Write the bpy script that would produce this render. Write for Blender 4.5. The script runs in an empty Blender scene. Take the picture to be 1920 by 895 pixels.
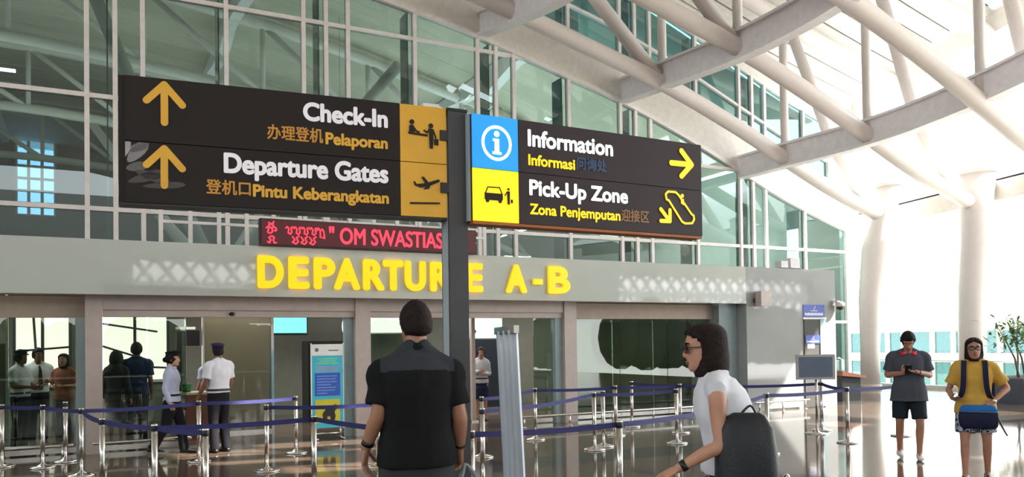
import bpy, bmesh, math, random
from math import sin, cos, pi, radians, sqrt, atan2
from mathutils import Vector, Matrix, noise
random.seed(7)
SC = bpy.context.scene
COL = SC.collection

# ------------------------------------------------------------------ camera
H0, TH, PH, RO = 1.62, radians(27.4), radians(1.0), radians(0.81)
fw = Vector((sin(TH)*cos(PH), cos(TH)*cos(PH), sin(PH)))
r0 = Vector((cos(TH), -sin(TH), 0)); u0 = r0.cross(fw)
rv = cos(RO)*r0 - sin(RO)*u0; uv_ = cos(RO)*u0 + sin(RO)*r0
cam = bpy.data.cameras.new('camera'); cam.sensor_width = 36; cam.lens = 1500/1920*36
cam.shift_y = (620-447.5)/1920; cam.clip_start = .05; cam.clip_end = 500
camo = bpy.data.objects.new('camera', cam); COL.objects.link(camo)
M = Matrix((rv, uv_, -fw)).transposed().to_4x4(); M.translation = (0, 0, H0)
camo.matrix_world = M
SC.camera = camo
# ------------------------------------------------------------------ light
SC.view_settings.view_transform = 'Standard'; SC.view_settings.look = 'None'
SC.view_settings.gamma = 1; SC.view_settings.exposure = 0.0
SC.cycles.use_denoising = True
SC.cycles.max_bounces = 10; SC.cycles.transparent_max_bounces = 24
SC.cycles.sample_clamp_indirect = 6; SC.cycles.caustics_reflective = False; SC.cycles.caustics_refractive = False
W = bpy.data.worlds.new('sky'); SC.world = W; W.use_nodes = True
nt = W.node_tree; bg = nt.nodes['Background']
tc = nt.nodes.new('ShaderNodeTexCoord'); sx = nt.nodes.new('ShaderNodeSeparateXYZ'); rp = nt.nodes.new('ShaderNodeValToRGB')
nt.links.new(tc.outputs['Generated'], sx.inputs[0]); nt.links.new(sx.outputs['Z'], rp.inputs[0]); 
mr = nt.nodes.new('ShaderNodeMapRange'); mr.inputs['From Min'].default_value = -.2; mr.inputs['From Max'].default_value = 1; mr.inputs['To Min'].default_value = .8; mr.inputs['To Max'].default_value = 2.1
mm = nt.nodes.new('ShaderNodeMixRGB'); mm.blend_type = 'MULTIPLY'; mm.inputs[0].default_value = 1      # the sky is brighter on the sun's side
nt.links.new(sx.outputs['X'], mr.inputs['Value']); nt.links.new(rp.outputs[0], mm.inputs[1]); nt.links.new(mr.outputs[0], mm.inputs[2]); nt.links.new(mm.outputs[0], bg.inputs[0])
e = rp.color_ramp.elements
e[0].position = 0.0; e[0].color = (1, .985, .96, 1)
e[1].position = 0.5; e[1].color = (.80, .92, 1.0, 1)
bg.inputs[1].default_value = 4.4
sun = bpy.data.lights.new('sun', 'SUN'); sun.energy = 20.0; sun.angle = radians(.6); sun.color = (1, .94, .84)
suno = bpy.data.objects.new('sun', sun); COL.objects.link(suno)
SUND = Vector((.62, -.42, .66)).normalized()          # towards the sun
suno.rotation_euler = SUND.to_track_quat('Z', 'Y').to_euler(); suno.location = (20, -20, 40)
def area_light(name, loc, size, power, color=(1, .95, .88), rot=(0, 0, 0)):
    l = bpy.data.lights.new(name, 'AREA'); l.shape = 'RECTANGLE'; l.size, l.size_y = size; l.energy = power; l.color = color
    o = bpy.data.objects.new(name, l); o.location = loc; o.rotation_euler = rot; COL.objects.link(o); return o
area_light('hall_light', (0, 34, 9.5), (14, 14), 560, color=(1, .88, .82), rot=(pi, 0, 0))  # unseen upward fill light added to lift the hall ceiling
area_light('hall_light', (14, 30, 6.5), (10, 12), 1700, color=(1, .92, .9), rot=(pi, 0, 0))  # unseen fill light added for the right part of the hall
area_light('hall_light', (18.5, 26, 5.5), (1.2, 8), 900, rot=(0, -pi/2, 0))  # unseen sideways fill added to light the hall's right wall
area_light('lobby_lamp', (11, 17.0, 2.9), (3.2, 2.4), 170)
area_light('lobby_lamp', (2.4, 16.2, 2.9), (2.4, 2.4), 120)
area_light('lobby_lamp', (6.8, 16.6, 2.9), (3.2, 2.4), 130)
area_light('lobby_lamp', (-2.5, 16.6, 2.9), (3.2, 2.4), 200)

# ------------------------------------------------------------------ materials
MATS = {}
def lin(c): return tuple(((v/255)/12.92 if v/255 <= .04045 else ((v/255+.055)/1.055)**2.4) for v in c)
def mat(name, rgb, rough=.5, metal=0, emit=0, var=.06, scale=6, bump=0, bscale=60, spec=.5, emit_rgb=None, coat=0):
    if name in MATS: return MATS[name]
    m = bpy.data.materials.new(name); m.use_nodes = True; n = m.node_tree; b = n.nodes['Principled BSDF']; L = n.links.new
    c = lin(rgb)
    t = n.nodes.new('ShaderNodeTexCoord'); z = n.nodes.new('ShaderNodeTexNoise'); z.inputs['Scale'].default_value = scale; z.inputs['Detail'].default_value = 4
    L(t.outputs['Object'], z.inputs['Vector'])
    r = n.nodes.new('ShaderNodeValToRGB'); r.color_ramp.elements[0].position = .3; r.color_ramp.elements[1].position = .7
    r.color_ramp.elements[0].color = tuple(max(0, v*(1-var)) for v in c)+(1,)
    r.color_ramp.elements[1].color = tuple(min(1, v*(1+var)) for v in c)+(1,)
    L(z.outputs['Fac'], r.inputs[0]); L(r.outputs[0], b.inputs['Base Color'])
    b.inputs['Roughness'].default_value = rough; b.inputs['Metallic'].default_value = metal
    b.inputs['Specular IOR Level'].default_value = spec; b.inputs['Coat Weight'].default_value = coat
    if emit:
        b.inputs['Emission Color'].default_value = (lin(emit_rgb) if emit_rgb else c)+(1,); b.inputs['Emission Strength'].default_value = emit
    if bump:
        z2 = n.nodes.new('ShaderNodeTexNoise'); z2.inputs['Scale'].default_value = bscale
        bp = n.nodes.new('ShaderNodeBump'); bp.inputs['Strength'].default_value = bump; bp.inputs['Distance'].default_value = .01
        L(t.outputs['Object'], z2.inputs['Vector']); L(z2.outputs['Fac'], bp.inputs['Height']); L(bp.outputs[0], b.inputs['Normal'])
    MATS[name] = m; return m
def glass(name, tint, base=.05, refl=(1, 1, 1), rough=0.0, frost=None):
    if name in MATS: return MATS[name]
    m = bpy.data.materials.new(name); m.use_nodes = True; n = m.node_tree; L = n.links.new
    n.nodes.remove(n.nodes['Principled BSDF']); out = n.nodes['Material Output']
    tr = n.nodes.new('ShaderNodeBsdfTransparent'); tr.inputs[0].default_value = lin(tint)+(1,)
    gl = n.nodes.new('ShaderNodeBsdfGlossy'); gl.inputs['Roughness'].default_value = rough; gl.inputs[0].default_value = refl+(1,)
    fr = n.nodes.new('ShaderNodeLayerWeight'); fr.inputs[0].default_value = .5          # Schlick: .04 + .96 (1-cos)^5 on both sides
    pw = n.nodes.new('ShaderNodeMath'); pw.operation = 'POWER'; pw.inputs[1].default_value = 5; L(fr.outputs['Facing'], pw.inputs[0])
    ad = n.nodes.new('ShaderNodeMath'); ad.operation = 'MULTIPLY_ADD'; ad.inputs[1].default_value = .9; ad.inputs[2].default_value = .03+base*.6; ad.use_clamp = True
    L(pw.outputs[0], ad.inputs[0])
    a = tr
    if frost:
        df = n.nodes.new('ShaderNodeBsdfDiffuse'); df.inputs[0].default_value = lin(frost[0])+(1,)
        t = n.nodes.new('ShaderNodeTexCoord'); z = n.nodes.new('ShaderNodeTexNoise'); z.inputs['Scale'].default_value = 2; L(t.outputs['Object'], z.inputs['Vector'])
        mm = n.nodes.new('ShaderNodeMath'); mm.operation = 'MULTIPLY_ADD'; mm.inputs[1].default_value = .15; mm.inputs[2].default_value = frost[1]-.07; L(z.outputs['Fac'], mm.inputs[0])
        mx0 = n.nodes.new('ShaderNodeMixShader'); L(mm.outputs[0], mx0.inputs[0]); L(tr.outputs[0], mx0.inputs[1]); L(df.outputs[0], mx0.inputs[2]); a = mx0
    mx = n.nodes.new('ShaderNodeMixShader'); L(ad.outputs[0], mx.inputs[0]); L(a.outputs[0], mx.inputs[1]); L(gl.outputs[0], mx.inputs[2]); L(mx.outputs[0], out.inputs[0])
    MATS[name] = m; return m

WHITE = mat('white_painted_steel', (224, 216, 212), .45, var=.02)
WHITEW = mat('white_wall_paint', (226, 222, 214), .6)
FRAME = mat('white_aluminium_frame', (232, 226, 224), .35)
BEAM = mat('pale_grey_steel', (230, 226, 228), .5)
SLAT = mat('white_ceiling_slat', (232, 230, 222), .55)
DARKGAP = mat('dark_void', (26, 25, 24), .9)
TEALFIN = glass('teal_fin_glass', (70, 150, 150), .12, frost=((66, 138, 140), .75))
PANE = glass('curtain_wall_glass', (196, 217, 214), .06)
PANEHI = glass('clerestory_glass', (160, 204, 206), .12)
DOORG = glass('door_glass', (206, 216, 208), .03)
FROSTG = glass('frosted_partition_glass', (150, 160, 140), .05, frost=((116, 112, 92), .8))
MARBLE = mat('pale_green_backpainted_glass', (190, 195, 188), .025, var=.05, scale=.7, spec=.6, coat=.3)
MARBLEW = mat('pale_grey_polished_panel', (164, 166, 166), .03, var=.06, scale=.9, spec=.6)
CREAM = mat('cream_aluminium', (190, 176, 170), .4)
TAUPE = mat('taupe_panel', (176, 158, 144), .5)
BLUEGLASS = mat('blue_grey_glass_panel', (150, 168, 172), .12)
STEEL = mat('brushed_stainless_steel', (205, 200, 196), .22, metal=1, var=.04, scale=40)
CHROME = mat('polished_chrome', (225, 222, 220), .08, metal=1, var=.02)
BLACK = mat('black_plastic', (22, 22, 24), .4)
DGREY = mat('dark_grey_metal', (62, 62, 68), .45, var=.08)
POLEL = mat('satin_grey_metal', (172, 184, 192), .5)
BELT = mat('navy_belt_webbing', (30, 32, 98), .7, bump=.3, bscale=200)
SIGNB = mat('dark_brown_sign_face', (40, 31, 29), .5, spec=.25)
SIGNB2 = mat('dark_plum_sign_face', (58, 47, 50), .5, spec=.25)
YEL_DULL = mat('amber_sign_vinyl', (222, 166, 34), .35, emit=.12)  # unlit vinyl, faint emission added to lift its brightness
YEL_LIT = mat('lit_yellow_sign_face', (255, 224, 0), .4, emit=.85, emit_rgb=(255, 214, 0))
YELL_LET = mat('lit_yellow_lettering', (255, 214, 0), .4, emit=.8, emit_rgb=(255, 205, 10))
WHITE_DULL = mat('white_vinyl_lettering', (236, 230, 236), .35, emit=.25)  # lettering of the unlit sign, given a slight glow of its own
WHITE_LIT = mat('lit_white_lettering', (255, 255, 255), .4, emit=1.0)
BLUE_LIT = mat('lit_blue_sign_face', (20, 146, 226), .4, emit=.7)
AMBER_THIN = mat('dim_amber_lettering', (206, 142, 40), .4, emit=.08)  # unlit lettering too, with a trace of added glow
BLUE_DIM = mat('dim_blue_lettering', (30, 62, 104), .4)
BROWN_DIM = mat('dim_brown_lettering', (160, 112, 62), .4)
LEDB = mat('led_panel_face', (66, 14, 26), .35, emit=.12, emit_rgb=(150, 10, 30))
LEDR = mat('red_led_dots', (255, 40, 60), .4, emit=2.4, emit_rgb=(255, 46, 66))
LETTER3D = mat('bright_yellow_letter_face', (255, 222, 0), .4, emit=.55, emit_rgb=(255, 206, 0))
WOODB = mat('brown_counter_laminate', (104, 60, 44), .4)
SIGNBLUE = mat('royal_blue_sign_panel', (62, 84, 178), .4)
SCREEN = mat('grey_screen_glass', (104, 116, 136), .15)
PAPER = mat('white_paper', (236, 236, 234), .7)
LAMPG = mat('lamp_diffuser', (255, 250, 240), .5, emit=6)

# ------------------------------------------------------------------ object helpers
def tag(o, label=None, cat=None, group=None, kind=None):
    if label: o['label'] = label
    if cat: o['category'] = cat
    if group: o['group'] = group
    if kind: o['kind'] = kind
    return o
def thing(name, loc, label=None, cat=None, rz=0, group=None, kind=None):
    o = bpy.data.objects.new(name, None); o.empty_display_size = .1; COL.objects.link(o)
    o.location = loc; o.rotation_euler = (0, 0, rz); o['_rz'] = rz
    return tag(o, label, cat, group, kind)
def root_of(p):
    while p.parent: p = p.parent
    return p
class MB:
    def __init__(s): s.v = []; s.f = []; s.mi = []; s.sm = []
    def add(s, v, f, mi=0, sm=False):
        k = len(s.v); s.v += [Vector(p) for p in v]; s.f += [tuple(i+k for i in q) for q in f]; s.mi += [mi]*len(f); s.sm += [sm]*len(f); return s
    def box(s, a, b, mi=0):
        x0, y0, z0 = a; x1, y1, z1 = b
        return s.add([(x0, y0, z0), (x1, y0, z0), (x1, y1, z0), (x0, y1, z0), (x0, y0, z1), (x1, y0, z1), (x1, y1, z1), (x0, y1, z1)],
                     [(3, 2, 1, 0), (4, 5, 6, 7), (0, 1, 5, 4), (1, 2, 6, 5), (2, 3, 7, 6), (3, 0, 4, 7)], mi)
    def loft(s, rings, mi=0, sm=True, cap=True, closed=True):
        n = len(rings[0]); v = [p for r in rings for p in r]; f = []
        for i in range(len(rings)-1):
            for j in range(n if closed else n-1):
                k = (j+1) % n; f.append((i*n+j, i*n+k, (i+1)*n+k, (i+1)*n+j))
        if cap: f.append(tuple(range(n-1, -1, -1))); f.append(tuple((len(rings)-1)*n+j for j in range(n)))
        return s.add(v, f, mi, sm)
    def tube(s, pts, r, n=12, mi=0, cap=True, round_ends=False, sm=True):
        pts = [Vector(p) for p in pts]; R = r if isinstance(r, (list, tuple)) else [r]*len(pts)
        T = []
        for i in range(len(pts)):
            a = pts[max(0, i-1)]; b = pts[min(len(pts)-1, i+1)]; T.append((b-a).normalized())
        ref = Vector((0, 0, 1)) if abs(T[0].z) < .9 else Vector((0, 1, 0))
        u = T[0].cross(ref).normalized(); rings = []
        P = list(zip(pts, R, T))
        if round_ends:
            q0 = [(pts[0]-T[0]*R[0]*k, R[0]*m, T[0]) for k, m in ((.98, .2), (.8, .6), (.45, .89))]
            q1 = [(pts[-1]+T[-1]*R[-1]*k, R[-1]*m, T[-1]) for k, m in ((.45, .89), (.8, .6), (.98, .2))]
            P = q0+P+q1
        for p, rr, t in P:
            u = (u - t*u.dot(t)).normalized(); w = t.cross(u)
            rings.append([p+(u*cos(2*pi*j/n)+w*sin(2*pi*j/n))*rr for j in range(n)])
        return s.loft(rings, mi, sm, cap)
    def lathe(s, prof, c=(0, 0, 0), n=24, mi=0):
        c = Vector(c); return s.loft([[c+Vector((r*cos(2*pi*j/n), r*sin(2*pi*j/n), z)) for j in range(n)] for r, z in prof], mi, True, True)
    def ell(s, c, r, n=14, m=9, mi=0, R=None):
        c = Vector(c); rings = []
        for i in range(m):
            t = -pi/2+pi*(i+.5)/m*1.0; rings.append([Vector((r[0]*cos(t)*cos(2*pi*j/n), r[1]*cos(t)*sin(2*pi*j/n), r[2]*sin(t))) for j in range(n)])
        rings = [[c+(R @ p if R else p) for p in q] for q in rings]
        return s.loft(rings, mi, True, True)
    def prism(s, poly, d, mi=0):      # poly: list of Vector (planar), extruded by d
        d = Vector(d); n = len(poly); p = [Vector(q) for q in poly]
        return s.add(p+[q+d for q in p], [tuple(range(n)), tuple(range(2*n-1, n-1, -1))]+[(i, n+i, n+(i+1) % n, (i+1) % n) for i in range(n)], mi)
    def build(s, name, mats, parent=None, local=False, label=None):
        me = bpy.data.meshes.new(name)
        off = Vector((0, 0, 0)); Ri = None
        if parent is not None and not local:
            r = root_of(parent); off = Vector(r.location); Ri = Matrix.Rotation(-r.rotation_euler.z, 3, 'Z')
        v = s.v if Ri is None else [Ri @ (p-off) for p in s.v]
        me.from_pydata([tuple(p) for p in v], [], s.f)
        for m in (mats if isinstance(mats, (list, tuple)) else [mats]): me.materials.append(m)
        me.polygons.foreach_set('material_index', s.mi); me.polygons.foreach_set('use_smooth', s.sm)
        bm = bmesh.new(); bm.from_mesh(me); bmesh.ops.recalc_face_normals(bm, faces=bm.faces); bm.to_mesh(me); bm.free()
        me.update()
        o = bpy.data.objects.new(name, me); COL.objects.link(o)
        if parent is not None: o.parent = parent
        if label: o['label'] = label
        return o
def interp(P, x):
    if x <= P[0][0]: return P[0][1]
    for (a, b), (c, d) in zip(P, P[1:]):
        if x <= c: return b+(d-b)*(x-a)/(c-a)
    return P[-1][1]
def smooth_interp(P, x):
    n = len(P)
    if x <= P[0][0]: return P[0][1]
    if x >= P[-1][0]: return P[-1][1]
    for i in range(n-1):
        if x <= P[i+1][0]: break
    def sl(k):
        a, b = P[max(0, k-1)], P[min(n-1, k+1)]; return (b[1]-a[1])/(b[0]-a[0])
    h = P[i+1][0]-P[i][0]; t = (x-P[i][0])/h
    return ((2*t**3-3*t*t+1)*P[i][1]+(t**3-2*t*t+t)*h*sl(i)+(-2*t**3+3*t*t)*P[i+1][1]+(t**3-t*t)*h*sl(i+1))
def dup(root, loc, rz=None, label=None, group=None):
    r = root.copy(); COL.objects.link(r); r.location = loc
    if rz is not None: r.rotation_euler = (0, 0, rz)
    if label: r['label'] = label
    if group: r['group'] = group
    for ch in list(root.children):
        c = ch.copy(); COL.objects.link(c); c.parent = r
        for g in ch.children:
            d = g.copy(); COL.objects.link(d); d.parent = c
    return r
def struct(name, mb, m, parent=None):
    o = mb.build(name, m, parent)
    if parent is None: o['kind'] = 'structure'
    return o
def frange(a, b, n): return [a+(b-a)*i/n for i in range(n+1)]
# ------------------------------------------------------------------ floor and ground
def floor_mat():
    m = bpy.data.materials.new('polished_granite_tiles'); m.use_nodes = True; n = m.node_tree; L = n.links.new; b = n.nodes['Principled BSDF']
    t = n.nodes.new('ShaderNodeTexCoord'); br = n.nodes.new('ShaderNodeTexBrick'); br.offset = 0
    br.inputs['Scale'].default_value = 1.0; br.inputs['Brick Width'].default_value = 1.2; br.inputs['Row Height'].default_value = 1.2; br.inputs['Mortar Size'].default_value = .004
    br.inputs['Color1'].default_value = lin((112, 94, 82))+(1,); br.inputs['Color2'].default_value = lin((102, 88, 78))+(1,); br.inputs['Mortar'].default_value = lin((70, 64, 60))+(1,)
    L(t.outputs['Object'], br.inputs['Vector'])
    z = n.nodes.new('ShaderNodeTexNoise'); z.inputs['Scale'].default_value = 90; z.inputs['Detail'].default_value = 6; L(t.outputs['Object'], z.inputs['Vector'])
    mx = n.nodes.new('ShaderNodeMixRGB'); mx.blend_type = 'MULTIPLY'; mx.inputs[0].default_value = .12
    L(br.outputs['Color'], mx.inputs[1]); L(z.outputs['Color'], mx.inputs[2])
    # darker inlaid bands between the tile fields
    s = n.nodes.new('ShaderNodeSeparateXYZ'); L(t.outputs['Object'], s.inputs[0])
    md = n.nodes.new('ShaderNodeMath'); md.operation = 'PINGPONG'; md.inputs[1].default_value = 2.4; L(s.outputs['Y'], md.inputs[0])
    lt = n.nodes.new('ShaderNodeMath'); lt.operation = 'LESS_THAN'; lt.inputs[1].default_value = .45; L(md.outputs[0], lt.inputs[0])
    m2 = n.nodes.new('ShaderNodeMixRGB'); m2.inputs[2].default_value = lin((62, 64, 60))+(1,)
    ml = n.nodes.new('ShaderNodeMath'); ml.operation = 'MULTIPLY'; ml.inputs[1].default_value = .75; L(lt.outputs[0], ml.inputs[0]); L(ml.outputs[0], m2.inputs[0]); L(mx.outputs[0], m2.inputs[1])
    L(m2.outputs[0], b.inputs['Base Color']); b.inputs['Roughness'].default_value = .07; b.inputs['Specular IOR Level'].default_value = .65
    z3 = n.nodes.new('ShaderNodeTexNoise'); z3.inputs['Scale'].default_value = 3; bp = n.nodes.new('ShaderNodeBump'); bp.inputs['Strength'].default_value = .03; bp.inputs['Distance'].default_value = .02
    L(t.outputs['Object'], z3.inputs['Vector']); L(z3.outputs['Fac'], bp.inputs['Height']); L(bp.outputs[0], b.inputs['Normal'])
    return m
struct('floor', MB().box((-40, -24, -.5), (24.4, 62, 0)), floor_mat())
struct('ground', MB().box((24.6, -60, -3.6), (140, 120, -3.4)), mat('pale_concrete_yard', (226, 222, 212), .8))
struct('blocker_wall_left', MB().box((-24.6, -24, 0), (-24.2, 19.8, 5)), WHITEW)  # unseen wall added to block light coming from the left
hb = MB(); random.seed(5)
for xa, xb in ((-70, 46), (54, 120)):
    x = xa
    while x < xb:
        r_ = random.uniform(1.3, 2.0)*(1.5 if xa > 50 else 1); hb.ell((x, -48+random.uniform(-1, 1), r_*.9), (r_*1.1, r_, r_*1.5), 10, 7); x += r_*.8
    hb.box((xa, -49, -.6), (xb, -47, 2.2))
tag(hb.build('reflection_hedge', mat('dark_hedge_leaves', (52, 62, 46), .9, var=.3, scale=3)), 'unseen dark green hedge added to darken reflections in the door glass', 'hedge', kind='stuff')  # out of view, added so the door glass mirrors something dark
pk = thing('reflection_backdrop', (20, -56, 5), 'unseen concrete backdrop with open trusses, added for reflections in the portal fascia', 'building')  # unseen backdrop, invented to shape reflections in the fascia and panes
for xa, xb in ((-70, 3), (15, 58), (92, 150)): MB().box((xa, -57, 5.0), (xb, -55, 18.0)).build('backdrop_wall', mat('grey_concrete', (150, 148, 142), .8), pk)
for xa, xb in ((3, 15), (58, 92)):
    MB().box((xa, -57, 4.6), (xb, -55, 5.4)).build('truss_chord', mat('grey_concrete', (150, 148, 142), .8), pk); MB().box((xa, -57, 10.2), (xb, -55, 18.0)).build('truss_chord', MATS['grey_concrete'], pk)
    n_ = int((xb-xa)/2)
    for i in range(n_):
        xq = xa+(xb-xa)*i/n_; st_ = (xb-xa)/n_
        MB().tube([(xq, -56, 5.2), (xq+st_, -56, 7.8), (xq, -56, 10.4)], .32, 6).build('truss_web', BEAM, pk); MB().tube([(xq+st_, -56, 5.2), (xq, -56, 7.8), (xq+st_, -56, 10.4)], .25, 6).build('truss_web', BEAM, pk)
    MB().box((xa, -56.2, 7.4), (xb, -55.8, 8.2)).build('truss_chord', BEAM, pk)
struct('road', MB().box((-80, -130, -.7), (24.4, -24.1, -.5)), mat('grey_road_asphalt', (76, 76, 74), .85))

# ------------------------------------------------------------------ profiles
ARC = [(-26, 8.5), (-14, 11.2), (-8, 11.7), (-3, 11.8), (2, 11.4), (6.65, 10.7), (9.25, 10.22), (12.07, 9.52), (14.3, 8.95), (16.8, 8.1), (18.95, 7.25), (21, 6.45), (23.95, 5.55), (26, 4.9)]
def A(x): return smooth_interp(ARC, x)
EAVE = [(-36, 10.2), (-20, 10.2), (-8, 10.4), (0, 11.3), (6, 12.1), (10, 12.25), (14.4, 11.72), (15.2, 11.5), (16.6, 11.16), (18.4, 10.66), (20.4, 10.1)]
def roof(x, y):
    q = min(24.5-x, 25); return smooth_interp(EAVE, y)+.21*q+.006*q*q*(1 if q < 12 else 0)+(.006*144 if q >= 12 else 0)
YC = 20.0

# ------------------------------------------------------------------ curtain wall
wall = thing('wall_front', (0, YC, 0), kind='structure')
cen = [.38+4.78*k for k in range(-2, 5)]
mids = [c+2.38 for c in cen]
lines = sorted([(c+d, d == 0) for c in cen for d in (-.565, 0, .565)]+[(m, True) for m in mids if m < 23.5])
lines = [l for l in lines if l[0] < 23.6]
XS = [-14.0]+[l[0] for l in lines if l[0] > -14]+[23.95]
TR = [.16, 2.26, 4.77, 7.29, 9.8, 12.3]
def cw_mullion(x, z0, z1, w=.10): MB().box((x-w/2, YC-.09, z0), (x+w/2, YC+.06, z1)).build('mullion', FRAME, wall)
for x, fin in lines:
    if x < -14: continue
    cw_mullion(x, .16, A(x)+.05)
    if fin:
        MB().box((x-.17, YC+.08, .2), (x-.14, YC+.62, A(x))).build('glass_fin', TEALFIN, wall)
cw_mullion(23.95, 0, A(23.95)+.2, .16)
for z in TR[1:5]:
    x1 = 23.95
    if z > A(23.95):
        x1 = max(x for x in frange(0, 24, 240) if A(x) > z)
    MB().box((-14, YC-.07, z-.05), (x1, YC+.05, z+.05)).build('transom', FRAME, wall)
struct('trim_1', MB().box((-14, YC-.1, 0), (24.0, YC+.1, .16)), WHITEW)
for xa, xb in zip(XS, XS[1:]):
    for za, zb in zip(TR, TR[1:]):
        ta, tb = min(zb, A(xa)), min(zb, A(xb))
        if max(ta, tb) <= za+.02: continue
        n = 4; top = [(x, min(zb, A(x))) for x in frange(xa, xb, n)]
        top = [(x, max(z, za+.001)) for x, z in top]
        poly = [Vector((xa, YC, za)), Vector((xb, YC, za))]+[Vector((x, YC, z)) for x, z in reversed(top)]
        MB().prism(poly, (0, .012, 0)).build('pane', PANE, wall)
# arched white band above the lower glazing, with its frame edge
def arcband(mb, x0, x1, lo, hi, y0, y1, n=60):
    rings = [[Vector((x, y0, A(x)+lo)), Vector((x, y1, A(x)+lo)), Vector((x, y1, A(x)+hi)), Vector((x, y0, A(x)+hi))] for x in frange(x0, x1, n)]
    return mb.loft(rings, sm=False)
arcband(MB(), -14, 23.98, -.07, .06, YC-.12, YC+.06).build('arched_frame', FRAME, wall)
band = MB(); 
for xa, xb in zip(frange(-14, 23.98, 8), frange(-14, 23.98, 8)[1:]): arcband(band, xa+.006, xb-.006, .06, 1.33, YC-.05, YC+.10, 10)
struct('trim_2', band, WHITEW)
# clerestory
cl = thing('window_1', (0, YC, 0), kind='structure')
CX0, CX1 = 8.2, 23.1
def arcstrip(lo, w): arcband(MB(), CX0, CX1, lo-w/2, lo+w/2, YC-.09, YC+.06, 40).build('clerestory_rail', FRAME, cl)
arcstrip(1.36, .09); arcstrip(2.16, .09); arcstrip(3.5, .1)
cxs = [l[0] for l in lines if CX0+.2 < l[0] < CX1-.1]
for x in [CX0]+cxs+[CX1]:
    MB().box((x-.05, YC-.1, A(x)+1.3), (x+.05, YC+.06, A(x)+3.5)).build('clerestory_mullion', FRAME, cl)
for x in cxs:
    MB().box((x-.15, YC+.08, A(x)+1.3), (x-.12, YC+.4, A(x)+3.45)).build('glass_fin', TEALFIN, cl) if any(abs(x-l[0]) < .01 and l[1] for l in lines) else None
for xa, xb in zip([CX0]+cxs, cxs+[CX1]):
    for lo, hi in ((1.36, 2.16), (2.16, 3.5)):
        poly = [Vector((x, YC, A(x)+lo)) for x in frange(xa, xb, 3)]+[Vector((x, YC, A(x)+hi)) for x in reversed(frange(xa, xb, 3))]
        MB().prism(poly, (0, .012, 0)).build('clerestory_pane', PANEHI, cl)
up = MB()
r = [[Vector((x, YC-.02, A(x)+3.54)), Vector((x, YC+.1, A(x)+3.54)), Vector((x, YC+.1, roof(x, YC)+.2)), Vector((x, YC-.02, roof(x, YC)+.2))] for x in frange(CX0, 24.4, 30)]
up.loft(r, sm=False)
struct('wall_upper', up, WHITEW)
lw = MB(); lw.loft([[Vector((x, YC-.05, A(x)+1.33)), Vector((x, YC+.1, A(x)+1.33)), Vector((x, YC+.1, roof(x, YC)+.2)), Vector((x, YC-.05, roof(x, YC)+.2))] for x in frange(-14, CX0, 30)], sm=False)
lw.loft([[Vector((x, YC-.05, A(x)+1.33)), Vector((x, YC+.1, A(x)+1.33)), Vector((x, YC+.1, A(x)+3.56)), Vector((x, YC-.05, A(x)+3.56))] for x in frange(CX1, 24.4, 4)], sm=False)
struct('wall_upper_end', lw, WHITEW)
MB().add([(16.3, YC-.06, A(16.3)+3.8), (18.6, YC-.06, A(18.6)+3.9), (18.6, YC-.06, A(18.6)+4.6), (16.3, YC-.06, A(16.3)+4.7)], [(0, 1, 2, 3)])
# ------------------------------------------------------------------ canopy ceiling of slats
ce = MB(); 
# roof lights: slots in the canopy over the approach, letting the sun patches through
def over(px, py, w, d):
    t = 12.6/SUND.z
    for _ in range(6): t = roof(px+SUND.x*t, py+SUND.y*t)/SUND.z
    x, y = px+SUND.x*t, py+SUND.y*t; return (x-w/2, x+w/2, y-d/2, y+d/2)
LIGHTS = [over(1.9, 12.9, 1.3, .8), over(2.2, 11.9, 1.2, .6), over(3.6, 13.3, 1.9, .65), over(4.3, 12.4, 1.3, .6), over(2.9, 10.6, 1.1, .6), over(8.2, 13.1, .5, .35), over(13.5, 10.6, 2.2, .8), over(15.5, 8.6, 2.5, .6), over(12, 6.3, 2.5, .6)]
ys = []; y = 20.3
while y > -34: ys.append(y); y -= .62  # canopy carried on unseen behind the viewer to dim the facade
for ya in ys:
    yb = ya-.555
    cuts = sorted((x0, x1) for x0, x1, y0, y1 in LIGHTS if not (yb > y1 or ya < y0)); segs = []; xa = -40
    for x0, x1 in cuts: segs.append((xa, x0)); xa = x1
    for xa, xb in segs+[(xa, 24.45)]:
        rg = [[Vector((x, ya, roof(x, ya))), Vector((x, yb, roof(x, yb))), Vector((x, yb, roof(x, yb)+.05)), Vector((x, ya, roof(x, ya)+.05))] for x in frange(xa, xb, max(2, int(xb-xa)))]
        ce.loft(rg, sm=False)
struct('ceiling', ce, SLAT)
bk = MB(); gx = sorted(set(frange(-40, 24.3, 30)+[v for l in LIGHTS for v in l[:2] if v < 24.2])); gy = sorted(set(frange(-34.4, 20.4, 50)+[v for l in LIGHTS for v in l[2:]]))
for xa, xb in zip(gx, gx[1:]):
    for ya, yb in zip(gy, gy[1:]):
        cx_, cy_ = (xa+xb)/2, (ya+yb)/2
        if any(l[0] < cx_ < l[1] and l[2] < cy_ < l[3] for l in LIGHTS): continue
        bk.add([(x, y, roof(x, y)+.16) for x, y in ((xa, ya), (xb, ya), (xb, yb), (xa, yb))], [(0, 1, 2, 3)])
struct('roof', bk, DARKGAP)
fa = MB(); fa.loft([[Vector((24.46, y, roof(24.5, y)-.62)), Vector((24.62, y, roof(24.5, y)-.62)), Vector((24.62, y, roof(24.5, y)+.35)), Vector((24.46, y, roof(24.5, y)+.35))] for y in frange(-34.4, 20.4, 50)], sm=False)
struct('trim_3', fa, WHITEW)

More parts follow.
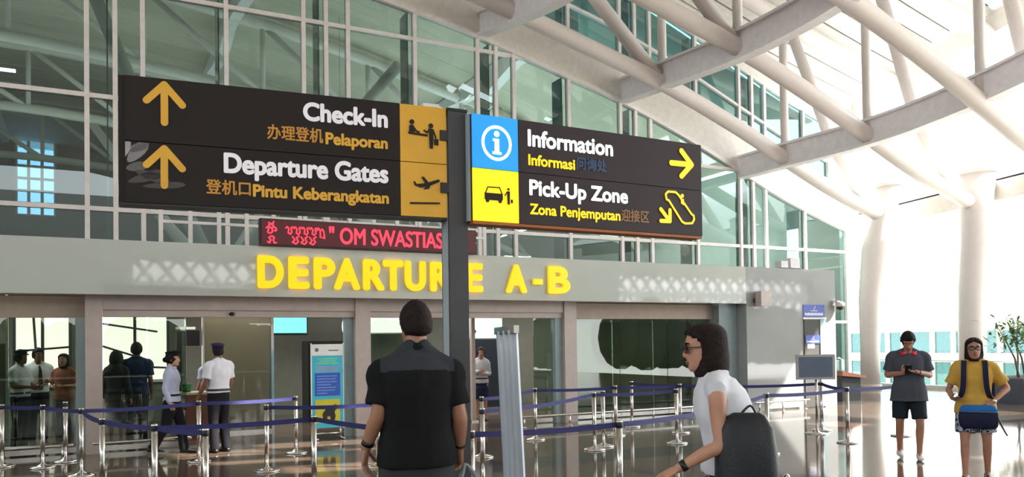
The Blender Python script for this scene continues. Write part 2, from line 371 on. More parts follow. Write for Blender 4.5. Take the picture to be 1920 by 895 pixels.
# ------------------------------------------------------------------ roof trusses, beams, columns
NX = [4.75, 9.5, 14.25, 18.95, 23.55]
TY = [18.0, 15.0, 11.8]
tl = ['white tubular roof truss nearest the arched glass wall', 'middle white tubular roof truss, landing on the thicker column', 'white tubular roof truss nearest the viewer, cut by the right picture edge']
for k, Y in enumerate(TY):
    t = thing('roof_truss', (14, Y, 8), tl[k], 'roof truss', group='white tubular roof trusses')
    xs = frange(-6, 23.5, 60)
    MB().tube([(x, Y, A(x)) for x in xs], .225, 16).build('lower_chord', WHITE, t)
    MB().tube([(x, Y, roof(x, Y)-.55) for x in frange(-6, 24.4, 40)], .25, 14, round_ends=True).build('upper_chord', WHITE, t)
    for x in NX[:4]:
        MB().tube([(x, Y, A(x)), (x, Y, roof(x, Y)-.5)], .125, 12).build('vertical_strut', WHITE, t)
    for xa, xb in ((NX[1]-.1, NX[2]-.25), (NX[3]+.2, NX[4]-.9)):
        MB().tube([(xa, Y, roof(xa, Y)-.5), (xa+(xb-xa)*.55, Y, A(xa+(xb-xa)*.55)+1.5), (xb, Y, A(xb)+.1)], [.15, .2, .2], 12).build('diagonal_strut', WHITE, t)
BH = {9.5: [(20, 10.2), (18, 9.82), (15.5, 9.45), (12, 9.4), (6, 9.6)], 14.25: [(20, 8.93), (17.1, 8.74), (14.8, 8.62), (13, 8.67), (11.6, 8.82), (9, 9.2), (6, 9.7)],
      18.95: [(20, 7.0), (17.8, 6.98), (15.5, 6.95), (14, 7.0), (13.2, 7.07), (11.9, 7.23), (10.8, 7.42), (9, 7.8), (6, 8.5)]}
bl = {9.5: 'pale grey curved steel beam highest up, near the top middle of the photo', 14.25: 'pale grey curved steel beam crossing the middle of the tubular trusses', 18.95: 'pale grey curved steel beam crossing lowest, just above the flared columns'}
for X, pr in BH.items():
    pr = sorted(pr); t = thing('roof_beam', (X, 14, 8), bl[X], 'beam', group='curved grey roof beams')
    yy = frange(6, 19.9, 40); h = .68 if X > 9.6 else .62
    z = lambda y: smooth_interp(pr, y)
    MB().loft([[Vector((X-.06, y, z(y)+.06)), Vector((X+.06, y, z(y)+.06)), Vector((X+.06, y, z(y)+h)), Vector((X-.06, y, z(y)+h))] for y in yy], sm=False).build('web', BEAM, t)
    for o in (0, h): MB().loft([[Vector((X-.17, y, z(y)+o)), Vector((X+.17, y, z(y)+o)), Vector((X+.17, y, z(y)+o+.07)), Vector((X-.17, y, z(y)+o+.07))] for y in yy], sm=False).build('flange', BEAM, t)
def column(label, Y, prof):
    t = thing('column', (prof[0][0], Y, 0), label, 'column')
    n = 28
    MB().loft([[Vector((cx+r*cos(2*pi*j/n), Y+r*sin(2*pi*j/n), z)) for j in range(n)] for cx, r, z in prof]).build('shaft', WHITE, t)
    cx, r, z = prof[-1]
    MB().lathe([(r*.6, z-.02), (r+.03, z), (r+.03, z+.1), (r*.85, z+.14)], (cx, Y, 0), 28).build('rim', WHITEW, t)
    l = bpy.data.lights.new('column_top_fill', 'AREA'); l.shape = 'DISK'; l.size = r*1.5; l.energy = 170; l.color = (1, .97, .92); lo = bpy.data.objects.new('column_top_fill', l); lo.location = (cx, Y, z+.16); lo.rotation_euler = (pi, 0, 0); COL.objects.link(lo)  # light added on the column top to brighten the canopy slats
    cx, r, z = prof[0]
    MB().lathe([(r+.05, 0), (r+.05, .12), (r, .14)], (cx, Y, 0), 28).build('base_collar', CREAM, t)
column('slimmer white leaning column flared at the top, beside the glass wall end', 18, [(22.60, .30, 0), (22.62, .30, 1.4), (22.70, .37, 3), (23.03, .46, 4.6), (23.3, .42, 5.4), (23.55, .38, 6.1), (23.77, .45, 6.75)])
column('thicker white column flared at the top, behind the woman in yellow', 15, [(23.36, .37, 0), (23.37, .38, 1.85), (23.45, .41, 3), (23.64, .43, 4.4), (23.69, .44, 5.4), (23.82, .50, 6.6)])

# ------------------------------------------------------------------ lower canopy and building beyond the terrace edge
gb = lambda y: 5.56+.06*(18.2-y)
c = thing('gutter_beam', (24.3, 14, 5.6), 'pale curved eave beam running behind the two flared columns', 'beam')
MB().loft([[Vector((24.2, y, gb(y))), Vector((24.55, y, gb(y)+.1)), Vector((24.55, y, gb(y)+.6)), Vector((24.2, y, gb(y)+.6))] for y in frange(2, 19.7, 30)], sm=False).build('beam_face', WHITEW, c)
MB().loft([[Vector((24.22, y, gb(y)+.64)), Vector((24.6, y, gb(y)+.64)), Vector((24.6, y, gb(y)+.66)), Vector((24.22, y, gb(y)+.66))] for y in frange(2, 19.7, 30)], sm=False).build('drip_edge', DGREY, c)
c = thing('vaulted_roof', (28, 14, 7), 'pale vaulted roof shell rising beyond the columns under bright sky', 'roof')
MB().loft([[Vector((24.6+7.6*t, y, gb(y)+.7+3.1*sin(t*1.35))) for t in frange(0, 1, 8)]+[Vector((32.4, y, gb(y)+3.6)), Vector((24.6, y, gb(y)+.5))] for y in frange(0, 19.6, 20)], sm=False).build('roof_shell', mat('pale_roof_sheet', (216, 220, 222), .5), c)
w = MB(); 
for a in range(0, 18, 3): w.box((30, a+.02, 5.45), (30.2, a+2.98, 7.4))
w.build('panel_band', WHITEW, c)
MB().box((29.8, 0, 4.95), (30.3, 18, 5.35)).build('ledge', WHITEW, c)
X0 = 65.0
b = thing('terminal_building', (X0, 38, -3.4), 'bright white terminal building across the yard with teal windows in two rows', 'building')
MB().box((X0+2, 0, 9.6), (X0+14, 90, 10.4)).build('deck_slab', WHITEW, b)
MB().box((X0+2, 0, 10.4), (X0+2.6, 90, 13.2)).build('upper_wall', WHITEW, b)
par = MB()
for a in range(0, 90, 6): par.box((X0, a+.03, 3.4), (X0+.3, a+5.97, 5.3))
par.build('parapet', WHITEW, b)
MB().tube([(X0-.3, 0, 2.95), (X0-.3, 90, 2.95)], .42, 14).build('rounded_ledge', WHITEW, b)
MB().box((X0+.4, 0, 2.0), (X0+12, 90, 3.2)).build('floor_slab', WHITEW, b)
MB().box((X0-.2, 0, -.4), (X0+1, 90, .35)).build('middle_ledge', WHITEW, b)
MB().box((X0-.2, 0, -3.4), (X0+1, 90, -2.75)).build('base_wall', WHITEW, b)
MB().box((X0+3, 0, -3.4), (X0+3.3, 90, 2.3)).build('inner_wall', mat('dim_office_interior', (70, 110, 116), .8), b)
TEALP = glass('teal_office_glass', (110, 200, 200), .15, frost=((60, 150, 155), .5))
yv = 6.0; k = 0
while yv < 80:
    wd = (1.6, 1.2, 2.1, .9)[k % 4]
    for z0, z1 in ((.35, 2.2), (-2.75, -.4)):
        fo = MB().box((X0+.15, yv-.22, z0), (X0+.45, yv+.22, z1)).build('window_post', WHITEW, b)
        MB().box((X0+.3, yv+.23, z0), (X0+.33, yv+wd+.5, z1)).build('pane', TEALP, b)
    yv += wd+.75; k += 1
c = thing('terrace_railing', (24.1, 14, 0), 'low terrace railing with thin handrail in front of the teal windows', 'railing')
MB().tube([(24.15, 7, .9), (24.15, 19.5, .9)], .028, 8).build('handrail', STEEL, c)
for y in frange(7, 19.5, 7): MB().box((24.12, y-.025, 0), (24.18, y+.025, .9)).build('post', WHITE, c)
for i, (ya, yb) in enumerate(zip(frange(7, 19.5, 7), frange(7, 19.5, 7)[1:])):
    MB().box((24.14, ya+.06, .1), (24.155, yb-.06, .84)).build('glass_panel', glass('clear_railing_glass', (225, 240, 236), .03), c)
MB().box((24.0, 7, 0), (24.3, 19.8, .1)).build('kerb', WHITEW, c)

# ------------------------------------------------------------------ entrance portal
YF, YP_ = 13.8, 14.12
p = thing('entrance_portal', (6, YF, 0), 'long low entrance portal clad in pale green glass with white door frames', 'entrance')
MB().box((-9, YF, 2.48), (13.21, YF+.35, 3.33)).build('fascia', MARBLE, p)
MB().box((13.212, YF, .0), (16.1, YF+.35, 3.33)).build('end_wall', MARBLEW, p)
MB().box((16.104, YF+.02, 0), (16.14, 19.9, 3.33)).build('side_wall', MARBLEW, p)
MB().box((-9, YF+.36, 3.1), (16.09, 19.85, 3.3)).build('portal_roof', CREAM, p)
MB().box((12.66, YF+.30, 0), (13.2, YF+.5, 2.48)).build('end_pillar', BLUEGLASS, p)
MB().box((-.17, YP_, 0), (.07, YP_+.3, 2.48)).build('door_post', CREAM, p)
MB().box((4.14, YP_, 0), (4.42, YP_+.3, 2.48)).build('door_post', CREAM, p)
MB().box((8.54, YP_, 0), (8.83, YP_+.3, 2.48)).build('door_post', CREAM, p)
MB().box((.072, YP_+.03, 2.26), (4.138, YP_+.3, 2.48)).build('door_header', CREAM, p)
MB().box((4.422, YP_+.03, 2.26), (8.538, YP_+.3, 2.48)).build('door_header', CREAM, p)
MB().box((.072, YP_+.07, 2.15), (4.138, YP_+.25, 2.26)).build('track_cover', CREAM, p)
MB().box((4.422, YP_+.07, 2.15), (8.538, YP_+.25, 2.26)).build('track_cover', CREAM, p)
MB().box((-9, YP_+.2, 2.14), (-.172, YP_+.4, 2.47)).build('side_header', TAUPE, p)
MB().box((8.832, YP_+.2, 2.14), (12.65, YP_+.4, 2.47)).build('side_header', TAUPE, p)
MB().box((3.985, YP_+.16, 0), (4.138, YP_+.28, 2.15)).build('door_jamb', BLUEGLASS, p)
MB().box((8.37, YP_+.1, 0), (8.538, YP_+.28, 2.15)).build('door_jamb', BLUEGLASS, p)
MB().box((-.30, YP_+.2, 0), (-.172, YP_+.38, 2.14)).build('door_jamb', BLUEGLASS, p)
def glazed(name, spans, y, z1, fr=.03, gm=DOORG):
    g = thing(name, (spans[0][0], y, 0), kind='structure')
    for a, bq in spans:
        MB().box((a+.01, y, .09), (bq-.01, y+.014, z1)).build('pane', gm, g)
        MB().box((a+.005, y-.02, .02), (bq-.005, y+.034, .10)).build('bottom_rail', STEEL, g)
    return g
glazed('door_1', [(.08, .72), (.72, 1.32)], YP_+.19, 2.15)
glazed('door_2', [(4.43, 5.4), (7.9, 8.37)], YP_+.19, 2.15)
glazed('window_2', [(-9, -6.1), (-6.1, -3.2), (-3.2, -.3)], YP_+.28, 2.14)
glazed('window_3', [(8.84, 10.1), (10.1, 11.4), (11.4, 12.65)], YP_+.28, 2.14)
# door sensors on the track covers
for i, (x, lb) in enumerate(((2.02, 'black door sensor above the left doorway'), (6.33, 'black door sensor above the right doorway, beside the sign post'))):
    t = thing('door_sensor', (x, YP_+.07, 2.2), lb, 'sensor')
    MB().ell((x, YP_+.07, 2.2), (.06, .04, .035)).build('lens', BLACK, t)
    MB().box((x-.07, YP_+.055, 2.165), (x+.07, YP_+.0695, 2.235)).build('backplate', CREAM, t)
# stainless guard rails along the portal glass
for (xa, xb), lb in (((-3.2, -.35), 'low stainless guard rail at the leftmost glass bay'), ((-.05, 1.3), 'low stainless guard rail by the first door post'), ((7.2, 12.6), 'long low stainless guard rail along the right glass bay'), ((13.3, 15.0), 'short low stainless guard rail along the polished end wall')):
    t = thing('guard_rail', ((xa+xb)/2, 13.66, 0), lb, 'guard rail', group='low stainless guard rails')
    MB().tube([(xa, 13.66, .21), (xb, 13.66, .21)], .025, 10, round_ends=True).build('rail', STEEL, t)
    for q in frange(xa+.12, xb-.12, max(1, round((xb-xa)/1.1))):
        MB().tube([(q, 13.66, 0), (q, 13.66, .2)], .018, 8).lathe([(.05, 0), (.05, .008), (.02, .012)], (q, 13.66, 0), 12).build('leg', STEEL, t)
# railing standing on the portal roof
t = thing('roof_railing', (4.5, 15.3, 3.3), 'white pipe railing standing on the portal roof behind the red display', 'railing')
for x in frange(1.0, 7.3, 13): MB().box((x-.035, 15.27, 3.3), (x+.035, 15.33, 4.36)).build('post', FRAME, t)
for z in (3.88, 4.34): MB().box((1.0, 15.275, z-.025), (7.3, 15.325, z+.025)).build('rail', FRAME, t)
# ------------------------------------------------------------------ lettering
_TX = {}
def text_geo(s, extrude=0):
    k = (s, extrude)
    if k in _TX: return _TX[k]
    c = bpy.data.curves.new('t', 'FONT'); c.body = s; c.size = 1; c.extrude = extrude; c.resolution_u = 5
    o = bpy.data.objects.new('t', c); COL.objects.link(o)
    me = bpy.data.meshes.new_from_object(o.evaluated_get(bpy.context.evaluated_depsgraph_get()))
    v = [tuple(q.co) for q in me.vertices]; f = [tuple(q.vertices) for q in me.polygons]
    bpy.data.objects.remove(o); bpy.data.curves.remove(c); bpy.data.meshes.remove(me)
    _TX[k] = (v, f); return v, f
CAPH = max(q[1] for q in text_geo('H')[0])
class Plane:            # a sign face: point O, horizontal axis u, up, outward normal n
    def __init__(s, O, rz): s.O = Vector(O); s.u = Vector((cos(rz), sin(rz), 0)); s.n = Vector((sin(rz), -cos(rz), 0))
    def p(s, u, v, d=0): return s.O+s.u*u+Vector((0, 0, v))+s.n*d
def text(mb, pl, s, u0, u1, v0, cap, d=.004, bold=0, extrude=0, mi=0, n=10):
    V, F = text_geo(s, extrude)
    xa, xb = min(q[0] for q in V), max(q[0] for q in V)
    sx, sy = (u1-u0-2*bold)/(xb-xa), (cap-2*bold)/CAPH
    offs = [(0, 0)] if not bold else [(bold*cos(2*pi*i/n), bold*sin(2*pi*i/n)) for i in range(n)]
    for i, (dx, dy) in enumerate(offs):
        mb.add([pl.p(u0+bold+(q[0]-xa)*sx+dx, v0+bold+q[1]*sy+dy, d+q[2]+i*2e-5) for q in V], F, mi)
    return mb
def ptext(name, m, parent, *a, **k):
    return text(MB(), *a, **k).build(name, m, parent)
def stroke(mb, pl, pts, w, d=.005, t=.002, mi=0, caps=True, closed=False):
    P = list(pts)+([pts[0]] if closed else [])
    for i in range(len(P)-1):
        (a, b), (c, e) = P[i], P[i+1]; L = math.hypot(c-a, e-b) or 1e-6; nx, ny = -(e-b)/L*w/2, (c-a)/L*w/2
        q = [(a+nx, b+ny), (c+nx, e+ny), (c-nx, e-ny), (a-nx, b-ny)]
        mb.prism([pl.p(u, v, d+i*1e-5) for u, v in q], pl.n*t, mi)
    if caps:
        for i, (a, b) in enumerate(P): disc(mb, pl, a, b, w/2, d+3e-5+i*1e-6, t, mi)
    return mb
def disc(mb, pl, u, v, r, d=.005, t=.002, mi=0, n=16, ry=None):
    ry = ry or r
    return mb.prism([pl.p(u+r*cos(2*pi*j/n), v+ry*sin(2*pi*j/n), d) for j in range(n)], pl.n*t, mi)
def poly(mb, pl, pts, d=.005, t=.002, mi=0): return mb.prism([pl.p(u, v, d) for u, v in pts], pl.n*t, mi)
def arrow(mb, pl, tip, tail, w1, w2, wd, **k):
    stroke(mb, pl, [tail, tip], wd, **k); stroke(mb, pl, [w1, tip, w2], wd, d=.0055, **k); return mb
def rect(mb, pl, u0, v0, u1, v1, d0, d1, mi=0):
    return mb.prism([pl.p(u0, v0, d0), pl.p(u1, v0, d0), pl.p(u1, v1, d0), pl.p(u0, v1, d0)], pl.n*(d1-d0), mi)

# ------------------------------------------------------------------ direction signs on their post
PX, PY = 2.215, 5.12
sp = thing('sign_post', (PX, PY, 0), 'tall dark grey square steel post carrying the two direction signs', 'post')
MB().box((PX-.07, PY-.07, .03), (PX+.07, PY+.07, 3.235)).build('post', [DGREY], sp)
MB().box((PX-.074, PY-.05, .03), (PX-.0705, PY+.05, 3.2)).build('sky_reflection_strip', POLEL, sp)  # pale strip: sky reflection on the left face, put into the colour
MB().box((PX-.2, PY-.2, 0), (PX+.2, PY+.2, .03)).build('base_plate', DGREY, sp)
MB().box((PX-.075, PY-.075, 3.236), (PX+.075, PY+.075, 3.255)).build('cap', BLACK, sp)
br = MB()
for z in (2.70, 3.06):
    MB().box((PX-.125, PY-.07, z-.035), (PX-.071, PY-.03, z+.035)).build('bracket', BLACK, sp)
    MB().box((PX+.071, PY-.07, z-.035), (PX+.105, PY-.03, z+.035)).build('bracket', BLACK, sp)
LP = Plane((.144, 5.24, 2.495), radians(-5.06)); LL, SH = 2.001, .759
s = thing('direction_sign', LP.p(1, 0, -.05), 'large dark brown overhead sign with yellow arrows reading Check-In and Departure Gates', 'sign', rz=radians(-5.06))
rect(MB(), LP, -.03, .0, LL, SH, -.14, -.012).build('housing', SIGNB, s)
rect(rect(MB(), LP, .006, .371, 1.672, SH, -.011, 0), LP, .006, .002, 1.672, .365, -.011, 0).build('face_panel', SIGNB, s)
rect(rect(MB(), LP, 1.676, .371, LL, SH-.002, -.011, 0), LP, 1.676, .002, LL, .365, -.011, 0).build('icon_panel', YEL_DULL, s)
rect(MB(), LP, -.03, -.012, LL, -.0005, -.14, -.005).build('bottom_trim', BLACK, s)
a = MB(); arrow(a, LP, (.222, .722), (.222, .492), (.124, .618), (.322, .606), .042); a.build('arrow', YEL_DULL, s)
a = MB(); arrow(a, LP, (.22, .334), (.219, .111), (.122, .23), (.319, .218), .042); a.build('arrow', YEL_DULL, s)
ptext('lettering', WHITE_DULL, s, LP, 'Check-In', 1.038, 1.592, .582, .122, bold=.0065)
ptext('lettering', YEL_DULL, s, LP, 'Pelaporan', 1.179, 1.590, .440, .080, bold=.0042)
ptext('lettering', AMBER_THIN, s, LP, '办理登机', .816, 1.165, .452, .072, bold=.002)
ptext('lettering', WHITE_DULL, s, LP, 'Departure Gates', .556, 1.592, .211, .128, bold=.0065)
ptext('lettering', YEL_DULL, s, LP, 'Pintu Keberangkatan', .727, 1.593, .073, .080, bold=.0042)
ptext('lettering', AMBER_THIN, s, LP, '登机口', .453, .715, .083, .07, bold=.002)
k = MB()       # counter clerk and traveller pictogram
stroke(k, LP, [(1.731, .565), (1.866, .556)], .014, caps=False); disc(k, LP, 1.757, .640, .017)
poly(k, LP, [(1.737, .572), (1.738, .612), (1.752, .622), (1.768, .618), (1.776, .600), (1.776, .571)])
stroke(k, LP, [(1.766, .608), (1.786, .580), (1.806, .574)], .012)
disc(k, LP, 1.890, .624, .017); poly(k, LP, [(1.874, .606), (1.906, .604), (1.907, .54), (1.902, .468), (1.880, .469), (1.877, .54)])
stroke(k, LP, [(1.878, .598), (1.862, .575), (1.842, .590)], .011); stroke(k, LP, [(1.905, .596), (1.924, .545)], .011)
poly(k, LP, [(1.911, .538), (1.942, .536), (1.942, .493), (1.911, .495)])
k.build('pictogram', SIGNB, s)
k = MB(); poly(k, LP, [(1.737, .082), (1.948, .091), (1.948, .103), (1.737, .094)])
poly(k, LP, [(1.786, .206), (1.812, .196), (1.87, .208), (1.945, .243), (1.95, .256), (1.936, .260), (1.88, .240), (1.83, .226), (1.792, .222)])
poly(k, LP, [(1.85, .22), (1.872, .232), (1.836, .272), (1.818, .27), (1.842, .232)], d=.0052); poly(k, LP, [(1.862, .215), (1.882, .216), (1.872, .192), (1.838, .185), (1.832, .19)], d=.0054)
poly(k, LP, [(1.786, .22), (1.771, .238), (1.763, .237), (1.772, .21), (1.79, .205)], d=.0056)
k.build('pictogram', SIGNB, s)
fl = MB()      # grey frangipani petals printed in the lower left corner
def petal(u, v, a, L, w, mi):
    c, sn = cos(a), sin(a); pts = []
    for i in range(14):
        t = 2*pi*i/14; x, y = L*(.5-.5*cos(t)), w*sin(t)*(.6+.4*(.5-.5*cos(t))); pts.append((max(.007, u+x*c-y*sn), min(.362, max(.01, v+x*sn+y*c))))
    poly(fl, LP, pts, d=.001+mi*.0006, t=.0004, mi=mi)
petal(.02, .24, .9, .17, .045, 0); petal(.0, .27, 1.5, .13, .04, 1); petal(.01, .20, .25, .12, .035, 2); petal(.06, .19, -.3, .2, .035, 3); petal(.02, .12, .35, .22, .035, 3); petal(.1, .1, .1, .24, .025, 3); petal(.01, .3, .45, .14, .03, 0)
fl.build('printed_flower', [mat('petal_grey', (134, 130, 132), .4), mat('petal_pale', (170, 168, 170), .4), mat('petal_mid', (98, 92, 92), .4), mat('petal_dark', (70, 62, 60), .4)], s)
b = MB(); rect(b, LP, 1.85, SH, 1.96, SH+.03, -.1, -.03); b.build('cable_box', PAPER, s)

RP = Plane((2.296, 4.982, 2.475), radians(1.29)); RL, RH = 2.061, .742
s = thing('direction_sign', RP.p(1, 0, -.05), 'lit overhead sign with blue information icon reading Information and Pick-Up Zone', 'sign', rz=radians(1.29))
rect(MB(), RP, 0, 0, RL, RH, -.13, -.012).build('housing', SIGNB2, s)
rect(rect(MB(), RP, .363, .371, RL, RH, -.011, 0), RP, .363, .002, RL, .366, -.011, 0).build('face_panel', SIGNB2, s)
rect(MB(), RP, 0, .371, .359, RH, -.011, 0).build('icon_panel', BLUE_LIT, s, label='lit blue icon panel with a white letter i in a ring')
rect(MB(), RP, 0, .002, .359, .366, -.011, 0).build('icon_panel', YEL_LIT, s, label='lit yellow icon panel with a car and a person')
rect(MB(), RP, 0, -.02, RL, -.0005, -.13, -.005).build('bottom_trim', mat('orange_sign_trim', (176, 96, 20), .5), s)  # plain orange strip along the lower edge
rect(MB(), RP, -.02, .0, -.002, RH, -.1, -.03).build('end_channel', POLEL, s)
ptext('lettering', WHITE_LIT, s, RP, 'Information', .438, 1.183, .560, .122, bold=.0052)
ptext('lettering', YELL_LET, s, RP, 'Informasi', .440, .838, .424, .080, bold=.0034)
ptext('lettering', BLUE_DIM, s, RP, '问询处', .850, 1.126, .438, .075, bold=.004)
ptext('lettering', WHITE_LIT, s, RP, 'Pick-Up Zone', .445, 1.316, .209, .114, bold=.0052)
ptext('lettering', YELL_LET, s, RP, 'Zona Penjemputan', .447, 1.243, .073, .078, bold=.0032)
ptext('lettering', BROWN_DIM, s, RP, '迎接区', 1.250, 1.518, .080, .072, bold=.002)
a = MB(); arrow(a, RP, (1.955, .571), (1.748, .566), (1.852, .672), (1.848, .470), .044); a.build('arrow', YELL_LET, s)
a = MB(); arrow(a, RP, (1.722, .100), (1.633, .190), (1.632, .098), (1.724, .188), .032); a.build('arrow', YELL_LET, s)
k = MB(); stroke(k, RP, [(1.684, .312), (1.709, .335), (1.785, .336), (1.815, .315), (1.945, .172), (1.968, .160), (1.972, .130), (1.950, .098), (1.878, .092), (1.845, .105), (1.715, .265), (1.692, .272)], .017, closed=True)
disc(k, RP, 1.853, .312, .016); poly(k, RP, [(1.838, .288), (1.868, .288), (1.868, .236), (1.838, .250)])
k.build('pictogram', YELL_LET, s)
k = MB(); n = 36
ring = [[RP.p(.187+r*cos(2*pi*j/n), .553+r*1.05*sin(2*pi*j/n), d) for j in range(n)] for r, d in ((.118, .002), (.118, .006), (.098, .006), (.098, .002))]
k.loft(ring+[ring[0]], sm=False, cap=False); disc(k, RP, .187, .617, .021)
poly(k, RP, [(.156, .583), (.205, .583), (.205, .492), (.222, .492), (.222, .474), (.152, .474), (.152, .492), (.170, .492), (.170, .565), (.156, .565)])
k.build('pictogram', WHITE_LIT, s)
k = MB(); poly(k, RP, [(.086, .200), (.229, .200), (.229, .158), (.222, .150), (.093, .150), (.086, .158)])
stroke(k, RP, [(.094, .2), (.112, .240), (.204, .242), (.222, .2)], .008)
for u in (.108, .207): disc(k, RP, u, .146, .014)
disc(k, RP, .274, .236, .009); poly(k, RP, [(.262, .222), (.286, .222), (.283, .128), (.266, .128)]); stroke(k, RP, [(.264, .216), (.245, .190)], .008); poly(k, RP, [(.292, .165), (.308, .165), (.308, .14), (.292, .14)])
k.build('pictogram', SIGNB, s)

# ------------------------------------------------------------------ red display and big yellow letters on the portal fascia
DP = Plane((2.41, 13.70, 3.335), 0); DW, DH = 3.96, .45
s = thing('led_display', (4.4, 13.8, 3.335), 'long dark red scrolling light display standing on the portal fascia', 'display')
rect(MB(), DP, 0, 0, DW, DH, -.16, -.01).build('housing', mat('dark_maroon_housing', (50, 18, 26), .5), s)
rect(MB(), DP, .02, .02, DW-.02, DH-.02, -.009, 0).build('screen', LEDB, s)
for u in (.4, 1.9, 3.4): rect(MB(), DP, u-.04, -.0, u+.04, .02, -.20, -.161).build('foot', DGREY, s)
ptext('lettering', LEDR, s, DP, '" OM SWASTIAS', 1.155, 3.275, .075, .285, bold=.007)
B = MB()
def bal(u, v, pts, w=.022, k=.01): stroke(B, DP, [(u+x*k, v+y*k) for x, y in pts], w)
cup = [(6+5*cos(t*.6283), 3.2+3.5*sin(t*.6283)) for t in range(11)]
bal(.13, .30, [(x*.8, y*.8) for x, y in cup]); bal(.13, .36, [(1, 2), (4, 0), (8, 1), (9, 4)]); bal(.1, .2, [(0, 9), (2, 11), (4, 8), (2, 2), (6, 0), (10, 3), (9, 9), (13, 11), (16, 9), (16, 5), (13, 5)])
bal(.12, .04, [(0, 2), (3, 0), (5, 5), (2, 9), (7, 12), (11, 9), (9, 5), (11, 0), (14, 1)])
for q in range(4): bal(.42+q*.135, .19, [(0, 9), (2, 11), (4, 8), (3, 3), (6, 1), (8, 4), (7, 10), (10, 11)], k=.0125)
for q in range(3): bal(.53+q*.145, .04, [(0, 9), (3, 5), (0, 2), (4, 0), (7, 3), (5, 8), (8, 10)], k=.0135)
bal(.95, .17, [(0, 9), (2, 12), (4, 9), (4, 0)], k=.013); bal(1.01, .16, [(0, 10), (2, 12), (4, 9), (5, 0), (2, 1)], k=.013)
B.build('script_lettering', LEDR, s)
FP = Plane((0, YF, 0), 0)
s = thing('fascia_lettering', (5.4, YF-.03, 2.6), 'big raised yellow letters reading DEPARTURE A-B on the portal fascia', 'lettering')
U = [('D', 2.36, 2.74), ('E', 2.80, 3.13), ('P', 3.20, 3.55), ('A', 3.57, 4.00), ('R', 4.06, 4.45), ('T', 4.46, 4.83), ('U', 4.89, 5.27), ('R', 5.33, 5.71), ('E', 6.12, 6.50), ('A', 7.03, 7.46), ('-', 7.57, 7.76), ('B', 7.90, 8.27)]
U = [('D', 2.37, 2.80), ('E', 2.88, 3.23), ('P', 3.31, 3.68), ('A', 3.66, 4.12), ('R', 4.18, 4.57), ('T', 4.55, 4.93), ('U', 4.96, 5.36), ('R', 5.45, 5.86), ('E', 6.16, 6.52), ('A', 7.02, 7.47), ('-', 7.62, 7.82), ('B', 7.96, 8.46)]
for ch, a, bq in U:
    if ch == '-': rect(MB(), FP, a, 2.79, bq, 2.90, .004, .07).build('letter', LETTER3D, s)
    else: ptext('letter', LETTER3D, s, FP, ch, a, bq, 2.62, .55, d=.035, bold=.029, extrude=.03)

# ------------------------------------------------------------------ things on the portal end wall and roof
for x, z, lb in ((15.37, 2.325, 'upper blue notice sign on the polished end wall'), (15.27, 1.64, 'lower small blue notice sign on the dark side door')):
    P_ = Plane((x, YF-.012 if z > 2 else YF-.05, z), 0); w, h = (.36, .15) if z > 2 else (.24, .10)
    t = thing('notice_sign', (x, YF, z), lb, 'sign')
    rect(MB(), P_, -w, -h, w, h, -.01, 0).build('panel', SIGNBLUE, t)
    k = MB(); stroke(k, P_, [(-.02, h*.25), (0, h*.3), (.04, h*.75)], .014)
    for i in range(9): rect(k, P_, -w*.35+i*w*.075, -h*.05, -w*.35+i*w*.075+w*.05, h*.08, .001, .003)
    for i in range(16): rect(k, P_, -w*.85+i*w*.107, -h*.72, -w*.85+i*w*.107+w*.08, -h*(.35 if i % 3 else .28), .001, .003)
    k.build('lettering', PAPER, t)
d = thing('door_3', (15.3, YF-.02, 0), kind='structure')
MB().box((15.02, YF-.03, .02), (15.52, YF-.003, 2.12)).build('leaf', mat('smoked_door_glass', (92, 90, 88), .12), d)
MB().box((15.53, YF-.05, .02), (15.72, YF-.003, 2.14)).build('side_panel', BLUEGLASS, d)
MB().box((14.98, YF-.04, 2.125), (15.75, YF-.003, 2.165)).build('head_frame', FRAME, d)
t = MB().box((15.1, YF-.036, 1.42), (15.34, YF-.031, 1.54)).build('paper_notice', PAPER); tag(t, 'small white paper notice stuck on the dark side door', 'notice')
t = thing('loudspeaker', (13.6, YF-.12, 2.6), 'beige box loudspeaker bracketed high on the portal end wall', 'loudspeaker')
MB().box((13.44, YF-.24, 2.42), (13.76, YF-.06, 2.76)).build('cabinet', CREAM, t); MB().box((13.42, YF-.06, 2.5), (13.5, YF, 2.6)).build('bracket', DGREY, t)
t = thing('dome_camera', (16.05, YF-.12, 2.42), 'white dome security camera at the portal corner', 'security camera')
MB().lathe([(.05, 2.42), (.11, 2.44), (.11, 2.52), (.04, 2.56)], (16.12, YF-.14, 0)).build('housing', WHITE, t); MB().ell((16.12, YF-.14, 2.41), (.085, .085, .07)).build('dome', BLACK, t)
MB().box((16.0, YF-.16, 2.54), (16.09, YF, 2.58)).build('arm', WHITE, t)
for x, z, w, lb in ((14.55, .16, .11, 'smaller grey box floodlight on the portal roof edge'), (14.9, .24, .15, 'larger grey box floodlight on the portal roof edge')):
    t = thing('floodlight', (x, YF+.2, 3.33), lb, 'floodlight')
    MB().box((x-w, YF+.1, 3.36), (x+w, YF+.3, 3.36+z)).build('body', BEAM, t); MB().box((x-.04, YF+.17, 3.33), (x+.04, YF+.23, 3.36)).build('bracket', DGREY, t)
t = thing('low_stand', (17.6, 14.9, 0), 'dark low stand with a brown top just beyond the portal corner', 'stand')
MB().box((17.25, 14.6, 0), (17.95, 15.2, .68)).build('body', BLACK, t); MB().prism([Vector((17.15, 14.5, .68)), Vector((18.05, 14.5, .60)), Vector((18.05, 14.5, .66)), Vector((17.15, 14.5, .80))], (0, .8, 0)).build('top', WOODB, t)

